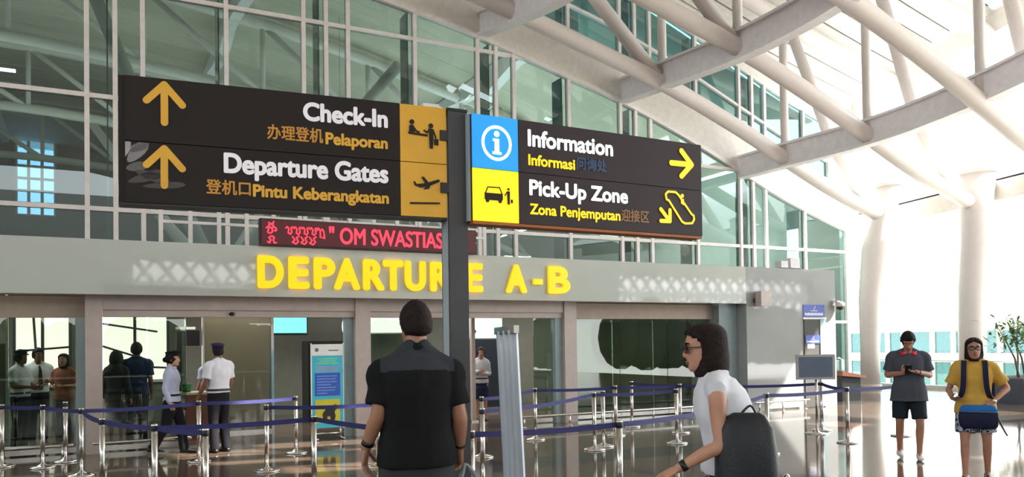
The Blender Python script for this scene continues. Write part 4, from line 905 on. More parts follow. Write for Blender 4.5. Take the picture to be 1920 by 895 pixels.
def person(label, loc, rz, H, J={}, sk=None, hair=('short', HAIRK), top=None, bottom=None, shoes=None, vox=.012, bulk=1.0, female=False, head=(0, 0, 0), hands={}, extras=None, detail=True, belt=None, belly=0):
    s = H/1.75
    t = thing('person', loc, label, 'person', rz=rz)
    D = dict(pelvis=(0, 0, .95), waist=(0, .0, 1.08), chest=(0, .0, 1.27), neck=(0, .012, 1.47), head=(0, -.012, 1.635),
             shL=(.178, .012, 1.415), elL=(.225, .03, 1.13), wrL=(.235, -.05, .885), hipL=(.088, 0, .92), knL=(.095, -.015, .50), anL=(.10, .03, .085),
             shR=(-.178, .012, 1.415), elR=(-.225, .03, 1.13), wrR=(-.235, -.05, .885), hipR=(-.088, 0, .92), knR=(-.095, -.015, .50), anR=(-.10, .03, .085), toeL=(.02, -1), toeR=(-.02, -1))
    if female:
        for k in ('shL', 'shR'): x, y, z = D[k]; D[k] = (x*.88, y, z)
    D.update(J)
    V = {k: Vector(v)*s for k, v in D.items() if len(v) == 3}
    B_ = bulk*s
    spine = [(.80, V['pelvis']+Vector((0, 0, -.15*s))), (.95, V['pelvis']), (1.08, V['waist']), (1.27, V['chest']), (1.47, V['neck']), (1.56, V['neck'].lerp(V['head'], .5))]
    def ctr(z):
        for (a, p), (b, q) in zip(spine, spine[1:]):
            if z <= b: return p.lerp(q, max(0, (z-a)/(b-a)))
        return spine[-1][1]
    fw_ = female
    prof = [(.83, .12, .09), (.87, .155, .105), (.93, .172, .118), (1.0, .165 if not fw_ else .158, .115), (1.08, .150 if not fw_ else .128, .108 if not fw_ else .092), (1.18, .158 if not fw_ else .140, .112 if not fw_ else .10), (1.27, .172 if not fw_ else .152, .118 if not fw_ else .118), (1.34, .178 if not fw_ else .155, .112), (1.40, .172 if not fw_ else .148, .098), (1.44, .135 if not fw_ else .115, .078), (1.475, .075, .066)]
    dressed = bool(bottom)
    def torso(mb, d=0, z0=.83, z1=1.475, flare=0, n=24, openneck=False):
        zs = sorted(set([z0]+[p[0] for p in prof if z0 < p[0] < z1]+[z1])); rg = []
        for z in zs:
            zz = max(z, .93) if d > 0 else z; rx = interp([(p[0], p[1]) for p in prof], zz); ry = interp([(p[0], p[2]) for p in prof], zz)
            k = 1 if z < 1.42 else .5
            bl_ = belly*max(0, 1-abs(z-1.06)/.22)
            e = d+flare*max(0, (1.2-z)/.4)
            c = ctr(z); c = c+Vector((0, -bl_*.5*s, 0))
            rg.append(ellr(c, (rx*(bulk if k == 1 else 1)+bl_*.4+e)*s, (ry*(bulk if k == 1 else 1)+bl_*.5+e)*s, n, 2.3))
        mb.loft(rg)
    def limb(mb, pts, r, n=14): mb.tube(curve(pts), rads(r), n, round_ends=True)
    hr = Matrix.Rotation(head[2], 3, 'Z') @ Matrix.Rotation(head[0], 3, 'X') @ Matrix.Rotation(head[1], 3, 'Y')
    hc = V['head']; HS = s*(1.0 if H > 1.6 else 1.04)
    def hp(x, y, z): return hc+hr @ (Vector((x, y, z))*HS)
    def traps(mb, d=0):
        for S, sg in (('L', 1), ('R', -1)):
            sh = V['sh'+S]; nk = V['neck']
            mb.tube(curve([nk+Vector((.030*sg, .012, .028))*s, nk.lerp(sh, .5)+Vector((0, .008, .012))*s, sh+Vector((-.01*sg, 0, .004))*s]), rads([(.042+d)*s, (.050+d)*s, (.054*(bulk**.5 if not female else .9)+d)*s]), 14, round_ends=True)
    body = MB()
    torso(body); traps(body)
    limb(body, [V['neck']-Vector((0, -.005, .05))*s, V['neck']+Vector((0, 0, .03))*s, hp(0, .02, -.06)], [.07*s, .056*s, .056*s])
    hd = [(-.118, .016, .014, -.066), (-.108, .036, .034, -.058), (-.088, .052, .056, -.038), (-.055, .063, .076, -.018), (-.02, .069, .087, -.006), (.02, .073, .094, 0), (.055, .075, .096, .004), (.085, .066, .085, .008), (.105, .047, .062, .01), (.118, .02, .028, .01)]
    body.loft([[hp(rx*cos(2*pi*j/20), cy+ry*sin(2*pi*j/20), z) for j in range(20)] for z, rx, ry, cy in hd])
    body.tube([hp(0, -.088, .018), hp(0, -.100, -.008), hp(0, -.108, -.024)], [.008*HS, .011*HS, .014*HS], 8, round_ends=True)
    body.ell(hp(.013, -.096, -.027), (.009*HS, .009*HS, .008*HS), 8, 6); body.ell(hp(-.013, -.096, -.027), (.009*HS, .009*HS, .008*HS), 8, 6)
    body.tube([hp(-.045, -.078, .034), hp(0, -.093, .036), hp(.045, -.078, .034)], .009*HS, 8, round_ends=True)
    for sd in (1, -1): body.ell(hp(.074*sd, .012, -.004), (.010*HS, .020*HS, .032*HS), 10, 7, R=hr)
    body.ell(hp(0, -.085, -.062), (.026*HS, .014*HS, .014*HS), 10, 6, R=hr)
    ar = .052*bulk
    hnd = MB()
    for S, sg in (('L', 1), ('R', -1)):
        sh, el, wr = V['sh'+S], V['el'+S], V['wr'+S]
        limb(body, [sh+Vector((-.03*sg, 0, .0))*s, sh.lerp(el, .12)+Vector((.012*sg, 0, 0))*s, sh.lerp(el, .5), el, el.lerp(wr, .3), wr, wr+(wr-el).normalized()*.01], [x*s*(bulk**.5) for x in ((.058, .056, .048, .040, .041, .028, .026) if not fw_ else (.048, .046, .040, .034, .035, .024, .023))])
        hp_ = hands.get(S, {})
        d = Vector(hp_.get('d', tuple((wr-el).normalized()+Vector((0, -.15, -.1))))); pm = Vector(hp_.get('palm', (-sg, .2, 0)))
        # thumb side: right hand with fingers down, palm in -> thumb forward
        d_ = d.normalized(); pm_ = (pm-d_*pm.dot(d_)).normalized(); ac = d_.cross(pm_)
        th = Vector(hp_.get('thumb', (0, -1, 0))); side = 1 if ac.dot(th) >= 0 else -1
        hand(hnd, wr, d_, pm_, side, sc=s*(.98 if not fw_ else .9), curl=hp_.get('curl', .42), vary=hp_.get('vary', .06), tcurl=hp_.get('tcurl', .4))
        hip, kn, an = V['hip'+S], V['kn'+S], V['an'+S]
        lr = (.088, .082, .066, .055, .054, .038, .036) if not fw_ else (.088, .08, .064, .051, .049, .034, .032)
        limb(body, [hip, hip.lerp(kn, .3), hip.lerp(kn, .7), kn, kn.lerp(an, .3)+Vector((0, .012, 0))*s, kn.lerp(an, .85), an], [x*s*(bulk**.5) for x in lr])
        tx, ty = D['toe'+S]; td = Vector((tx, ty, 0)).normalized()
        body.tube([an+Vector((0, 0, -.02))*s-td*.02*s, an+td*.06*s-Vector((0, 0, .045))*s, an+td*.13*s-Vector((0, 0, .062))*s, an+td*.17*s-Vector((0, 0, .068))*s], [.036*s, .034*s, .026*s, .016*s], 10, round_ends=True)
    bake(body, vox, sk, 'body', t, 2, extra=hnd)
    if detail:
        ey = MB()
        for sd in (1, -1): ey.ell(hp(.031*sd, -.084, .012), (.014*HS, .008*HS, .007*HS), 10, 6, R=hr); ey.ell(hp(.031*sd, -.0905, .012), (.006*HS, .004*HS, .006*HS), 8, 6, mi=1, R=hr)
        ey.build('eyes', [EYEW, EYE], t, local=True)
        MB().ell(hp(0, -.098, -.061), (.024*HS, .007*HS, .005*HS), 10, 6, R=hr).ell(hp(0, -.096, -.070), (.019*HS, .007*HS, .006*HS), 10, 6, R=hr).build('lips', LIP, t, local=True)
        eb = MB()
        for sd in (1, -1): eb.tube([hp(.014*sd, -.099, .036), hp(.032*sd, -.095, .041), hp(.050*sd, -.082, .036)], [.004*HS, .0045*HS, .003*HS], 6, round_ends=True)
        eb.build('eyebrows', hair[1], t, local=True)
    # hair
    st = hair[0]; hm = MB(); rg = []; nn, mm = 40, 26
    if st == 'bob':
        for z, rx, ry, wn in ((-.150, .070, .082, 2.0), (-.146, .090, .104, 1.62), (-.12, .099, .112, 1.42), (-.08, .101, .117, 1.30), (-.04, .099, .119, 1.22), (0, .096, .120, 1.18), (.03, .095, .121, 1.12), (.055, .094, .121, .95), (.072, .092, .119, .62), (.085, .088, .115, .3), (.10, .080, .106, 0), (.116, .066, .090, 0), (.129, .046, .064, 0), (.137, .022, .03, 0), (.139, .004, .006, 0)):
            ring = []
            for j in range(nn):
                a = 2*pi*j/nn; off = abs(((a+pi/2+pi) % (2*pi))-pi); k = min(1, max(0, (off-wn)/.22)); q = .70+.30*k; w_ = 1+.02*noise.noise(Vector((cos(a)*6, sin(a)*6, z*9)))
                ring.append(hp(rx*cos(a)*q*w_, .010+ry*sin(a)*q*w_, z))
            rg.append(ring)
        mm = 0
    for i in range(mm):
        la = -pi/2+pi*(i+.5)/mm; ring = []
        for j in range(nn):
            lo = 2*pi*j/nn; d = Vector((cos(la)*cos(lo), cos(la)*sin(lo), sin(la)))
            fr = -d.y
            if st in ('short', 'crop', 'bun'):
                th = interp([(-1, -.62), (-.3, -.42), (.1, -.05), (.35, .30), (1, .52)], fr); tk = (.012 if st == 'crop' else .020)+.012*max(0, d.z)*(st == 'short')
                R_ = Vector((.077+tk, .099+tk, .119+tk)); k = min(1, max(0, (d.z-th)/.10)); q = .80+.20*k
            else:
                facew = 1 if (fr > .12-.1*d.z and d.z < .52) and abs(d.x) < .97 else 0
                k = 1-facew; low = max(0, -d.z); R_ = Vector((.094+.014*low, .116+.004*low, .136+.050*low)); q = .66+.34*k
                if d.z < -.92: q *= .9
            w_ = 1+.018*noise.noise(d*9)*(q > .95)
            ring.append(hp(R_.x*d.x*q*w_, .008+R_.y*d.y*q*w_, .004+R_.z*d.z*q*w_))
        rg.append(ring)
    hm.loft(rg)
    if st == 'bun': hm.ell(hp(0, .125, -.01), (.045*HS, .04*HS, .045*HS), 12, 8, R=hr)
    if st != 'none': hm.build('hair', hair[1], t, local=True)
    # clothing
    def sleeve(mb, S, f, d):
        sh, el, wr = V['sh'+S], V['el'+S], V['wr'+S]; sg = 1 if S == 'L' else -1; bb = bulk**.5
        b0 = [x*bb for x in ((.058, .056, .048, .040, .041, .028) if not fw_ else (.048, .046, .040, .034, .035, .024))]
        if f <= 1:
            e_ = sh.lerp(el, f); mid = sh.lerp(el, f*.5)
            mb.tube(curve([sh+Vector((-.035*sg, 0, .004))*s, sh.lerp(el, .12*f)+Vector((.014*sg, 0, .004))*s, mid, e_]), rads([(b0[0]+d)*s, (b0[1]+d+.002)*s, (b0[2]+d+.006)*s, (b0[2]+d+.010)*s]), 16)
        else:
            mb.tube(curve([sh+Vector((-.035*sg, 0, .004))*s, sh.lerp(el, .12)+Vector((.012*sg, 0, 0))*s, sh.lerp(el, .55), el, el.lerp(wr, .4), wr]), rads([(x+d)*s for x in b0]), 16)
    if top:
        m = MB(); torso(m, top.get('d', .014), top.get('hem', .86), 1.465, top.get('flare', 0)); traps(m, min(.012, top.get('d', .014))); m.ell(V['neck']+Vector((0, .014, -.012))*s, (.076*s, .066*s, .046*s))
        if top.get('sleeve', .7) > 0:
            for S in 'LR': sleeve(m, S, top['sleeve'] if 'sleeve' in top else .7, top.get('sd', .014))
        else:
            for S, sg in (('L', 1), ('R', -1)): m.tube([V['sh'+S]+Vector((-.07*sg, 0, .016))*s, V['sh'+S]+Vector((.015*sg, 0, .0))*s, V['sh'+S].lerp(V['el'+S], .10)], [.05*s, .060*s, .056*s], 14)
        so = bake(m, vox, top['mats'], top.get('name', 'shirt'), t, 2, top.get('fm'), fold=top.get('fold', .006))
        if top.get('collar'):
            cm = MB(); nk = V['neck']+Vector((0, -.004, -.008))*s; ax = (V['head']-V['neck']).normalized(); tl_ = Vector((0, 0, 1)).rotation_difference(ax).to_matrix()
            cm.loft([ellr(nk+ax*h*s, r*s, r*1.02*s, 22, 2, tl_) for h, r in ((.004, .070), (.030, .082), (.052, .075), (.055, .069), (.03, .064))]); cm.build('collar', top['collar'], t, local=True)
    if bottom:
        m = MB(); bd = bottom.get('d', .016); kind = bottom['type']
        zs = [z for z in ((.79, .86, .90) if kind == 'pants' else (.86, .90)) + (.95, 1.0, 1.05) if z <= bottom.get('top', 1.04)]
        zs0 = [z for z in (.86, .90, .95, 1.0, 1.05) if z <= bottom.get('top', 1.04)]
        rg = []
        for z in zs:
            rx = interp([(p[0], p[1]) for p in prof], z); ry = interp([(p[0], p[2]) for p in prof], z); bl_ = belly*max(0, 1-abs(z-1.06)/.22); rg.append(ellr(ctr(z)+Vector((0, -bl_*.5*s, 0)), (rx*bulk+bl_*.4+bd*.7)*s, (ry*bulk+bl_*.5+bd*.7)*s, 24, 2.2))
        if kind == 'skirt':
            lowc = (V['knL']+V['knR'])/2; L_ = bottom.get('len', .9)
            rg = [ellr(ctr(.86).lerp(lowc, f), (.185+bd-.02*f)*s*bulk, (.125+bd+.01*f)*s*bulk, 24, 2.2) for f in (L_, L_*.6, L_*.25)]+rg
            m.loft(rg)
        else:
            m.loft(rg)
            for S in 'LR':
                hip, kn, an = V['hip'+S], V['kn'+S], V['an'+S]; bb = bulk**.5
                if kind == 'shorts':
                    f = bottom.get('len', .75); e_ = hip.lerp(kn, f)
                    m.tube(curve([hip, hip.lerp(kn, f*.4), e_]), rads([(.090*bb+bd)*s, (.086*bb+bd+.004)*s, (.074*bb+bd+.012)*s]), 18)
                else:
                    m.tube(curve([hip, hip.lerp(kn, .35), hip.lerp(kn, .75), kn, kn.lerp(an, .5), an+Vector((0, .005, -.035))*s]), rads([(.09*bb+bd)*s, (.084*bb+bd)*s, (.066*bb+bd+.004)*s, (.058*bb+bd+.004)*s, (.054*bb+bd+.006)*s, (.048*bb+bd+.010)*s]), 18)
        bake(m, vox, bottom['mats'], bottom.get('name', {'pants': 'trousers', 'shorts': 'shorts', 'skirt': 'skirt'}[kind]), t, 2, bottom.get('fm'), fold=bottom.get('fold', .005))
    if belt:
        c = ctr(1.02); MB().loft([ellr(ctr(z), (interp([(p[0], p[1]) for p in prof], z)*bulk+.026)*s, (interp([(p[0], p[2]) for p in prof], z)*bulk+.026)*s, 24, 2.2) for z in (1.0, 1.035)]).build('belt', belt, t, local=True)
    if shoes:
        for S in 'LR':
            an = V['an'+S]; tx, ty = D['toe'+S]; td = Vector((tx, ty, 0)).normalized(); sdv = Vector((-td.y, td.x, 0)); b = an.copy(); b.z = an.z-.085*s; m = MB(); rg = []
            for f, w_, h_, in ((-.075, .030, .055), (-.05, .040, .085), (0, .043, .090), (.06, .046, .070), (.12, .048, .052), (.165, .040, .042), (.195, .02, .028)):
                c0 = b+td*f*s; rg.append([c0+sdv*w_*s*cos(2*pi*j/14)*(1 if sin(2*pi*j/14) > -.2 else 1.03)+Vector((0, 0, (max(-.0, .5+.5*sin(2*pi*j/14))**.8*h_+.001)*s)) for j in range(14)])
            m.loft(rg); so = m.build('shoe', shoes, t, local=True)
    if extras: extras(t, s, V, hp, HS, hr)
    return t
def glasses(t, hp, HS, lens, rim, r=.026, hh=.020):
    m = MB(); n = 14
    for sd in (1, -1):
        m.loft([[hp(.033*sd+r*k*cos(2*pi*j/n), y, .012+hh*k*sin(2*pi*j/n)) for j in range(n)] for y, k in ((-.104, .8), (-.107, 1), (-.103, 1.08))], mi=0)
        m.tube([hp(.033*sd+r*1.05*cos(2*pi*j/n), -.105, .012+hh*1.05*sin(2*pi*j/n)) for j in range(n+1)], .0028*HS, 6, mi=1)
        m.tube([hp(.06*sd, -.098, .016), hp(.080*sd, -.03, .014), hp(.079*sd, .02, .008)], .0028*HS, 6, mi=1)
    m.tube([hp(-.008, -.106, .016), hp(.008, -.106, .016)], .003*HS, 6, mi=1)
    m.build('glasses', [lens, rim], t, local=True)
def cap(t, hp, HS, crown, band_, ht=.07, peak=True, top=None):
    m = MB(); n = 24
    m.loft([[hp(r*cos(2*pi*j/n), .006+r*1.22*sin(2*pi*j/n), z) for j in range(n)] for r, z in ((.086, .052), (.088, .085), (.093, .10))], mi=1)
    m.loft([[hp(r*cos(2*pi*j/n), .006+r*1.2*sin(2*pi*j/n)-.01, z+.012*(-sin(2*pi*j/n))) for j in range(n)] for r, z in ((.09, .098), (.105, .115), (.104, .128), (.075, .136), (.02, .138))], mi=0)
    if peak: m.loft([[hp(x, -.095-.045*(1-(x/.075)**2), .058-.012*(1-(x/.075)**2)+dz) for x in frange(-.074, .074, 10)]+[hp(x, -.075, .066+dz) for x in reversed(frange(-.074, .074, 10))] for dz in (0, .006)], sm=False, mi=2)
    m.build('cap', [crown, band_, BLACK], t, local=True)
SK_A = skin('tan_skin', (176, 126, 102)); SK_B = skin('warm_brown_skin', (178, 128, 106)); SK_C = skin('light_skin', (196, 146, 122)); SK_D = skin('deep_tan_skin', (126, 84, 62))
CK = cloth('black_cotton', (20, 21, 24)); CG = cloth('charcoal_yoke_cotton', (54, 58, 66)); CD = cloth('dark_grey_trouser_cloth', (66, 66, 68)); CNV = cloth('near_black_trouser_cloth', (26, 26, 32))
CWH = cloth('white_shirt_cotton', (226, 226, 236)); CLB = cloth('light_blue_shirt_cotton', (186, 194, 220)); CGT = cloth('slate_grey_jersey', (76, 80, 92)); CYE = cloth('mustard_yellow_jersey', (206, 164, 76)); CNB = cloth('navy_nylon', (34, 38, 66))
CHK = cloth('black_green_shorts', (32, 42, 48)); BLOUSE = cloth('white_blouse_cotton', (226, 228, 238)); SHOEB = mat('black_shoe_leather', (24, 22, 22), .35); SHOEW = mat('off_white_shoe', (206, 200, 200), .6); LENS = mat('dark_lens', (18, 16, 18), .1); RIM = mat('dark_rim', (36, 24, 24), .35)
CLEAR = glass('spectacle_lens', (235, 235, 235), .04); REDP = mat('red_plastic', (222, 44, 66), .4); NAVP = None
# --- big man in black, seen from behind
def ex1(t, s, V, hp, HS, hr):
    d = (V['wrL']-V['elL']).normalized(); c = V['wrL']-d*.035
    m = MB(); m.tube([c-d*.014, c+d*.014], .034*s, 18); m.build('wristwatch', BLACK, t, local=True)
    c = V['wrR']-(V['wrR']-V['elR']).normalized()*.02; d = (V['wrR']-V['elR']).normalized(); MB().tube([c-d*.006, c+d*.006], .033*s, 18).build('wristband', BLACK, t, local=True)
person('big man in a black polo shirt with a charcoal yoke, seen from behind', (1.60, 4.27, 0), radians(165), 1.862,
    J=dict(shL=(.165, .0, 1.395), shR=(-.165, .0, 1.395), elL=(.205, .03, 1.165), wrL=(.265, -.05, .985), elR=(-.225, .03, 1.15), wrR=(-.238, -.06, .965), neck=(0, -.005, 1.48), head=(0, -.035, 1.635),
           knL=(.11, -.14, .50), anL=(.10, -.12, .10), knR=(-.10, .04, .50), anR=(-.10, .22, .12)),
    sk=SK_A, hair=('crop', HAIRB), bulk=1.04, belly=.03, vox=.010, head=(0, 0, .22),
    top=dict(mats=[CK, CG], sleeve=.80, hem=.885, d=.022, sd=.016, flare=.012, fm=lambda c: 1 if (c.z > 1.488-.012*(abs(c.x)/.2)**2 and abs(c.x) < .205) else 0, collar=CK, fold=.010),
    bottom=dict(type='pants', mats=CD, d=.024), shoes=SHOEB, extras=ex1,
    hands={'L': dict(d=(.10, -.12, -1), palm=(-.9, .3, 0), curl=.5), 'R': dict(d=(.05, -.12, -1), palm=(.9, .3, 0), curl=.95, tcurl=.9)})
# carrier bag in his right hand
t = thing('carrier_bag', (1.86, 4.42, .5), 'pale grey carrier bag hanging from the right hand of the big man', 'bag')
PB = mat('pale_grey_plastic', (176, 188, 194), .35, var=.1)
bc = Vector((1.92, 4.28, 0))
MB().loft([[bc+Vector((rx*cos(a)+ry*.3*sin(3*a), ry*sin(a), z)) for a in [2*pi*j/24 for j in range(24)]] for z, rx, ry in ((.38, .02, .02), (.40, .13, .05), (.55, .15, .07), (.70, .14, .055), (.78, .12, .03))]).build('sack', PB, t)
for dy in (-.02, .02): MB().tube(curve([bc+Vector((-.08, dy, .77)), bc+Vector((-.045, dy, .87)), bc+Vector((-.02, dy*.4, .925)), bc+Vector((.03, dy, .87)), bc+Vector((.08, dy, .77))]), .009, 8).build('handle', PB, t)

# --- woman in white blouse walking to the left
def ex2(t, s, V, hp, HS, hr):
    glasses(t, hp, HS, LENS, RIM, .030, .024)
    d = (V['wrL']-V['elL']).normalized(); c = V['wrL']-d*.03; MB().tube([c-d*.014, c+d*.014], .030*s, 18).build('wristwatch', BLACK, t, local=True)
person('woman with dark bob, sunglasses and white sleeveless blouse striding left', (2.92, 3.178, 0), radians(-121), 1.70,
    J=dict(pelvis=(0, .03, .95), waist=(0, .005, 1.09), chest=(0, -.035, 1.28), neck=(0, -.075, 1.475), head=(0, -.135, 1.63),
           shL=(.165, -.105, 1.415), elL=(.215, -.10, 1.14), wrL=(.20, -.31, 1.02), shR=(-.165, -.06, 1.415), elR=(-.22, .08, 1.17), wrR=(-.20, -.02, .96),
           hipL=(.088, .03, .92), hipR=(-.088, .03, .92), knL=(.09, -.14, .52), anL=(.09, -.18, .09), knR=(-.09, .06, .50), anR=(-.09, .30, .16)),
    sk=SK_C, hair=('bob', HAIRB), female=True, bulk=1.08, vox=.010, head=(.10, 0, 0),
    top=dict(mats=[BLOUSE], sleeve=0, hem=.965, d=.026, flare=.05, fold=.010, name='blouse', collar=BLOUSE), bottom=dict(type='pants', mats=CNV, d=.02), shoes=SHOEB, extras=ex2,
    hands={'L': dict(d=(-.10, -.85, -.45), palm=(-.35, .25, -.9), thumb=(-.6, -.5, .6), curl=.25)})
t = thing('shoulder_bag', (3.0, 3.0, 1.0), 'large slouchy black shoulder bag against the hip of the woman in white', 'bag')
fx = Vector((-.857, .515, 0)); lf_ = Vector((-.515, -.857, 0)); bc = Vector((2.95, 3.16, 0))+fx*.0+lf_*.20
rg = []
for z, w, dp in ((.74, .08, .03), (.755, .125, .055), (.82, .15, .07), (.94, .158, .075), (1.08, .15, .07), (1.19, .13, .055), (1.25, .095, .035), (1.265, .07, .02)):
    rg.append([bc+fx*(w*math.copysign(abs(cos(a))**.8, cos(a))+.012*noise.noise(Vector((a, z*6, 1))))+lf_*(dp*math.copysign(abs(sin(a))**.8, sin(a))+.014*noise.noise(Vector((a*2, z*7, 4))))+Vector((0, 0, z-.0)) for a in [2*pi*j/32 for j in range(32)]])
MB().loft(rg).build('bag_body', mat('black_bag_leather', (20, 23, 30), .5, bump=.2, bscale=60), t)
MB().tube(curve([bc+fx*(-.05)+Vector((0, 0, 1.255)), bc+fx*(-.02)+Vector((0, 0, 1.30)), bc+fx*.03+Vector((0, 0, 1.255))]), .006, 8).build('handle', BLACK, t)
MB().ell(bc-fx*.19+Vector((0, 0, .93)), (.02, .02, .035)).build('buckle', CHROME, t)

# --- man with red headphones looking at his phone
def ex3(t, s, V, hp, HS, hr):
    nk = V['neck']+Vector((0, -.01, .0))*s; m = MB()
    m.tube([nk+Vector((.098*cos(a), .088*sin(a)-.012, .012-.022*(-sin(a) > .2)*1))*s for a in [radians(x) for x in range(-52, 233, 15)]], .010*s, 8, round_ends=True)
    for sd in (1, -1): m.tube([nk+Vector((.050*sd, -.100, -.030))*s, nk+Vector((.072*sd, -.082, -.012))*s], .032*s, 16)
    m.build('headphones', REDP, t, local=True)
    d = (V['wrL']-V['elL']).normalized(); c = V['wrL']-d*.03; MB().tube([c-d*.014, c+d*.014], .033*s, 16).build('wristwatch', BLACK, t, local=True)
p3 = person('man in slate grey T-shirt and dark shorts with red headphones round his neck', (9.72, 7.14, 0), radians(-50), 1.71,
    J=dict(elL=(.265, .02, 1.16), wrL=(.095, -.235, 1.205), elR=(-.265, .02, 1.16), wrR=(-.085, -.225, 1.19), head=(0, -.065, 1.62), neck=(0, -.0, 1.47),
           hipL=(.10, 0, .92), hipR=(-.10, 0, .92), knL=(.125, -.10, .50), anL=(.11, -.07, .09), knR=(-.12, -.02, .50), anR=(-.12, .16, .11)),
    sk=SK_B, hair=('short', HAIRK), vox=.011, head=(.62, 0, 0), bulk=1.04,
    top=dict(mats=[CGT], sleeve=.82, hem=.66, d=.03, sd=.022, flare=.030, fold=.009, name='t_shirt'), bottom=dict(type='shorts', mats=CHK, len=.86, d=.014), shoes=SHOEW, extras=ex3,
    hands={'L': dict(d=(-.8, -.45, .15), palm=(0, -.25, 1), thumb=(.2, -1, .3), curl=.35), 'R': dict(d=(.55, -.55, .5), palm=(.6, .3, .7), thumb=(.3, .2, .9), curl=.55)})
def local_thing(name, par, label, cat):
    t = thing(name, par.location, label, cat, rz=par.rotation_euler.z); return t
t = local_thing('mobile_phone', p3, 'dark mobile phone held by the man with red headphones', 'phone')
R_ = Matrix.Rotation(radians(-48), 3, 'X')
m = MB().box((-.04, -.075, -.004), (.04, .075, .004)); m.v = [R_ @ p+Vector((-.02, -.315, 1.245))*(1.71/1.75) for p in m.v]; m.build('case', BLACK, t, local=True)
m = MB().box((-.035, -.068, .0042), (.035, .068, .005)); m.v = [R_ @ p+Vector((-.02, -.315, 1.245))*(1.71/1.75) for p in m.v]; m.build('screen', SCREEN, t, local=True)

# --- woman in yellow with backpack and waist bag
PATT = bpy.data.materials.new('navy_patterned_shorts'); PATT.use_nodes = True
_n = PATT.node_tree; _b = _n.nodes['Principled BSDF']; _t = _n.nodes.new('ShaderNodeTexCoord'); _v = _n.nodes.new('ShaderNodeTexVoronoi'); _v.inputs['Scale'].default_value = 26; _v.feature = 'DISTANCE_TO_EDGE'
_r = _n.nodes.new('ShaderNodeValToRGB'); _r.color_ramp.elements[0].color = lin((190, 200, 214))+(1,); _r.color_ramp.elements[1].color = lin((32, 40, 72))+(1,); _r.color_ramp.elements[0].position = .05; _r.color_ramp.elements[1].position = .16
_n.links.new(_t.outputs['Object'], _v.inputs['Vector']); _n.links.new(_v.outputs['Distance'], _r.inputs[0]); _n.links.new(_r.outputs[0], _b.inputs['Base Color']); _b.inputs['Roughness'].default_value = .85
def ex4(t, s, V, hp, HS, hr):
    glasses(t, hp, HS, CLEAR, RIM, .030, .020)
    d = (V['wrL']-V['elL']).normalized(); c = V['wrL']-d*.02; MB().tube([c-d*.008, c+d*.008], .030*s, 16).build('bracelet', CHROME, t, local=True)
H4 = 1.60
p4 = person('woman with glasses and dark bob in a mustard yellow T-shirt and patterned navy shorts', (8.84, 5.66, 0), radians(-57), H4,
    J=dict(elR=(-.285, .04, 1.13), wrR=(-.245, -.20, 1.03), elL=(.345, .09, 1.15), wrL=(.185, -.135, .985), head=(0, -.03, 1.635), hipL=(.098, 0, .92), hipR=(-.098, 0, .92), knL=(.12, .0, .50), anL=(.12, .10, .10), knR=(-.12, -.10, .50), anR=(-.12, -.13, .09)),
    sk=SK_B, hair=('bob', HAIRB), female=True, bulk=1.12, vox=.011, head=(.05, 0, .1),
    top=dict(mats=[CYE], sleeve=.78, hem=.84, d=.028, sd=.030, flare=.015, fold=.010, name='t_shirt', collar=CYE), bottom=dict(type='shorts', mats=PATT, len=.76, d=.022), shoes=SHOEB, extras=ex4,
    hands={'L': dict(d=(-.75, -.35, -.5), palm=(-.3, .8, -.2), thumb=(-.3, -.2, .8), curl=.4), 'R': dict(d=(.35, -.85, -.1), palm=(.7, .3, .5), thumb=(0, .1, 1), curl=.75, tcurl=.8)})
q4 = H4/1.75
t = local_thing('mobile_phone', p4, 'small dark phone in the right hand of the woman in yellow', 'phone')
m = MB().box((-.235, -.375, 1.045), (-.160, -.235, 1.056)); m.v = [p*q4 for p in m.v]; m.build('case', mat('plum_phone_case', (58, 34, 52), .4), t, local=True)
m = MB().box((-.230, -.368, 1.0562), (-.165, -.242, 1.0575)); m.v = [p*q4 for p in m.v]; m.build('screen', SCREEN, t, local=True)
t = local_thing('backpack', p4, 'navy backpack worn by the woman in yellow', 'backpack')
m = MB(); rg = []
for z, w, d0, d1 in ((.93, .10, .15, .20), (.96, .17, .14, .28), (1.08, .185, .15, .33), (1.22, .18, .15, .31), (1.36, .155, .14, .26), (1.43, .10, .14, .20)):
    rg.append([Vector((w*math.copysign(abs(cos(a))**.6, cos(a))+.05, (d0+d1)/2+(d1-d0)/2*math.copysign(abs(sin(a))**.6, sin(a)), z))*q4 for a in [2*pi*j/24 for j in range(24)]])
m.loft(rg).build('pack', CNB, t, local=True)
for sd in (1, -1):
    pts = curve([Vector((.10*sd, .145, 1.40)), Vector((.105*sd, .06, 1.487)), Vector((.110*sd, -.04, 1.487)), Vector((.115*sd, -.128, 1.42)), Vector((.118*sd, -.172, 1.30)), Vector((.130*sd, -.165, 1.14)), Vector((.165*sd, -.10, 1.03)), Vector((.195*sd, .08, 1.0)), Vector((.17*sd, .17, 1.02))], 4)
    rg = [[p*q4+Vector((.030*sd_, 0, 0))*q4+Vector((0, -.004 if k else .004, 0)) for sd_, k in ((-1, 0), (1, 0), (1, 1), (-1, 1))] for p in pts]
    MB().loft(rg, sm=False).build('shoulder_strap', CNB, t, local=True)
t = local_thing('waist_bag', p4, 'navy and blue waist bag worn in front by the woman in yellow', 'bag')
def bagring(z, w, d0, d1): return [Vector((.03+w*math.copysign(abs(cos(a))**.7, cos(a)), -(d0+d1)/2+(d1-d0)/2*math.copysign(abs(sin(a))**.7, sin(a)), z))*q4 for a in [2*pi*j/28 for j in range(28)]]
MB().loft([bagring(.665, .17, .17, .22), bagring(.69, .20, .155, .255), bagring(.78, .215, .15, .265), bagring(.872, .205, .15, .255)]).build('bag_body', CNB, t, local=True)
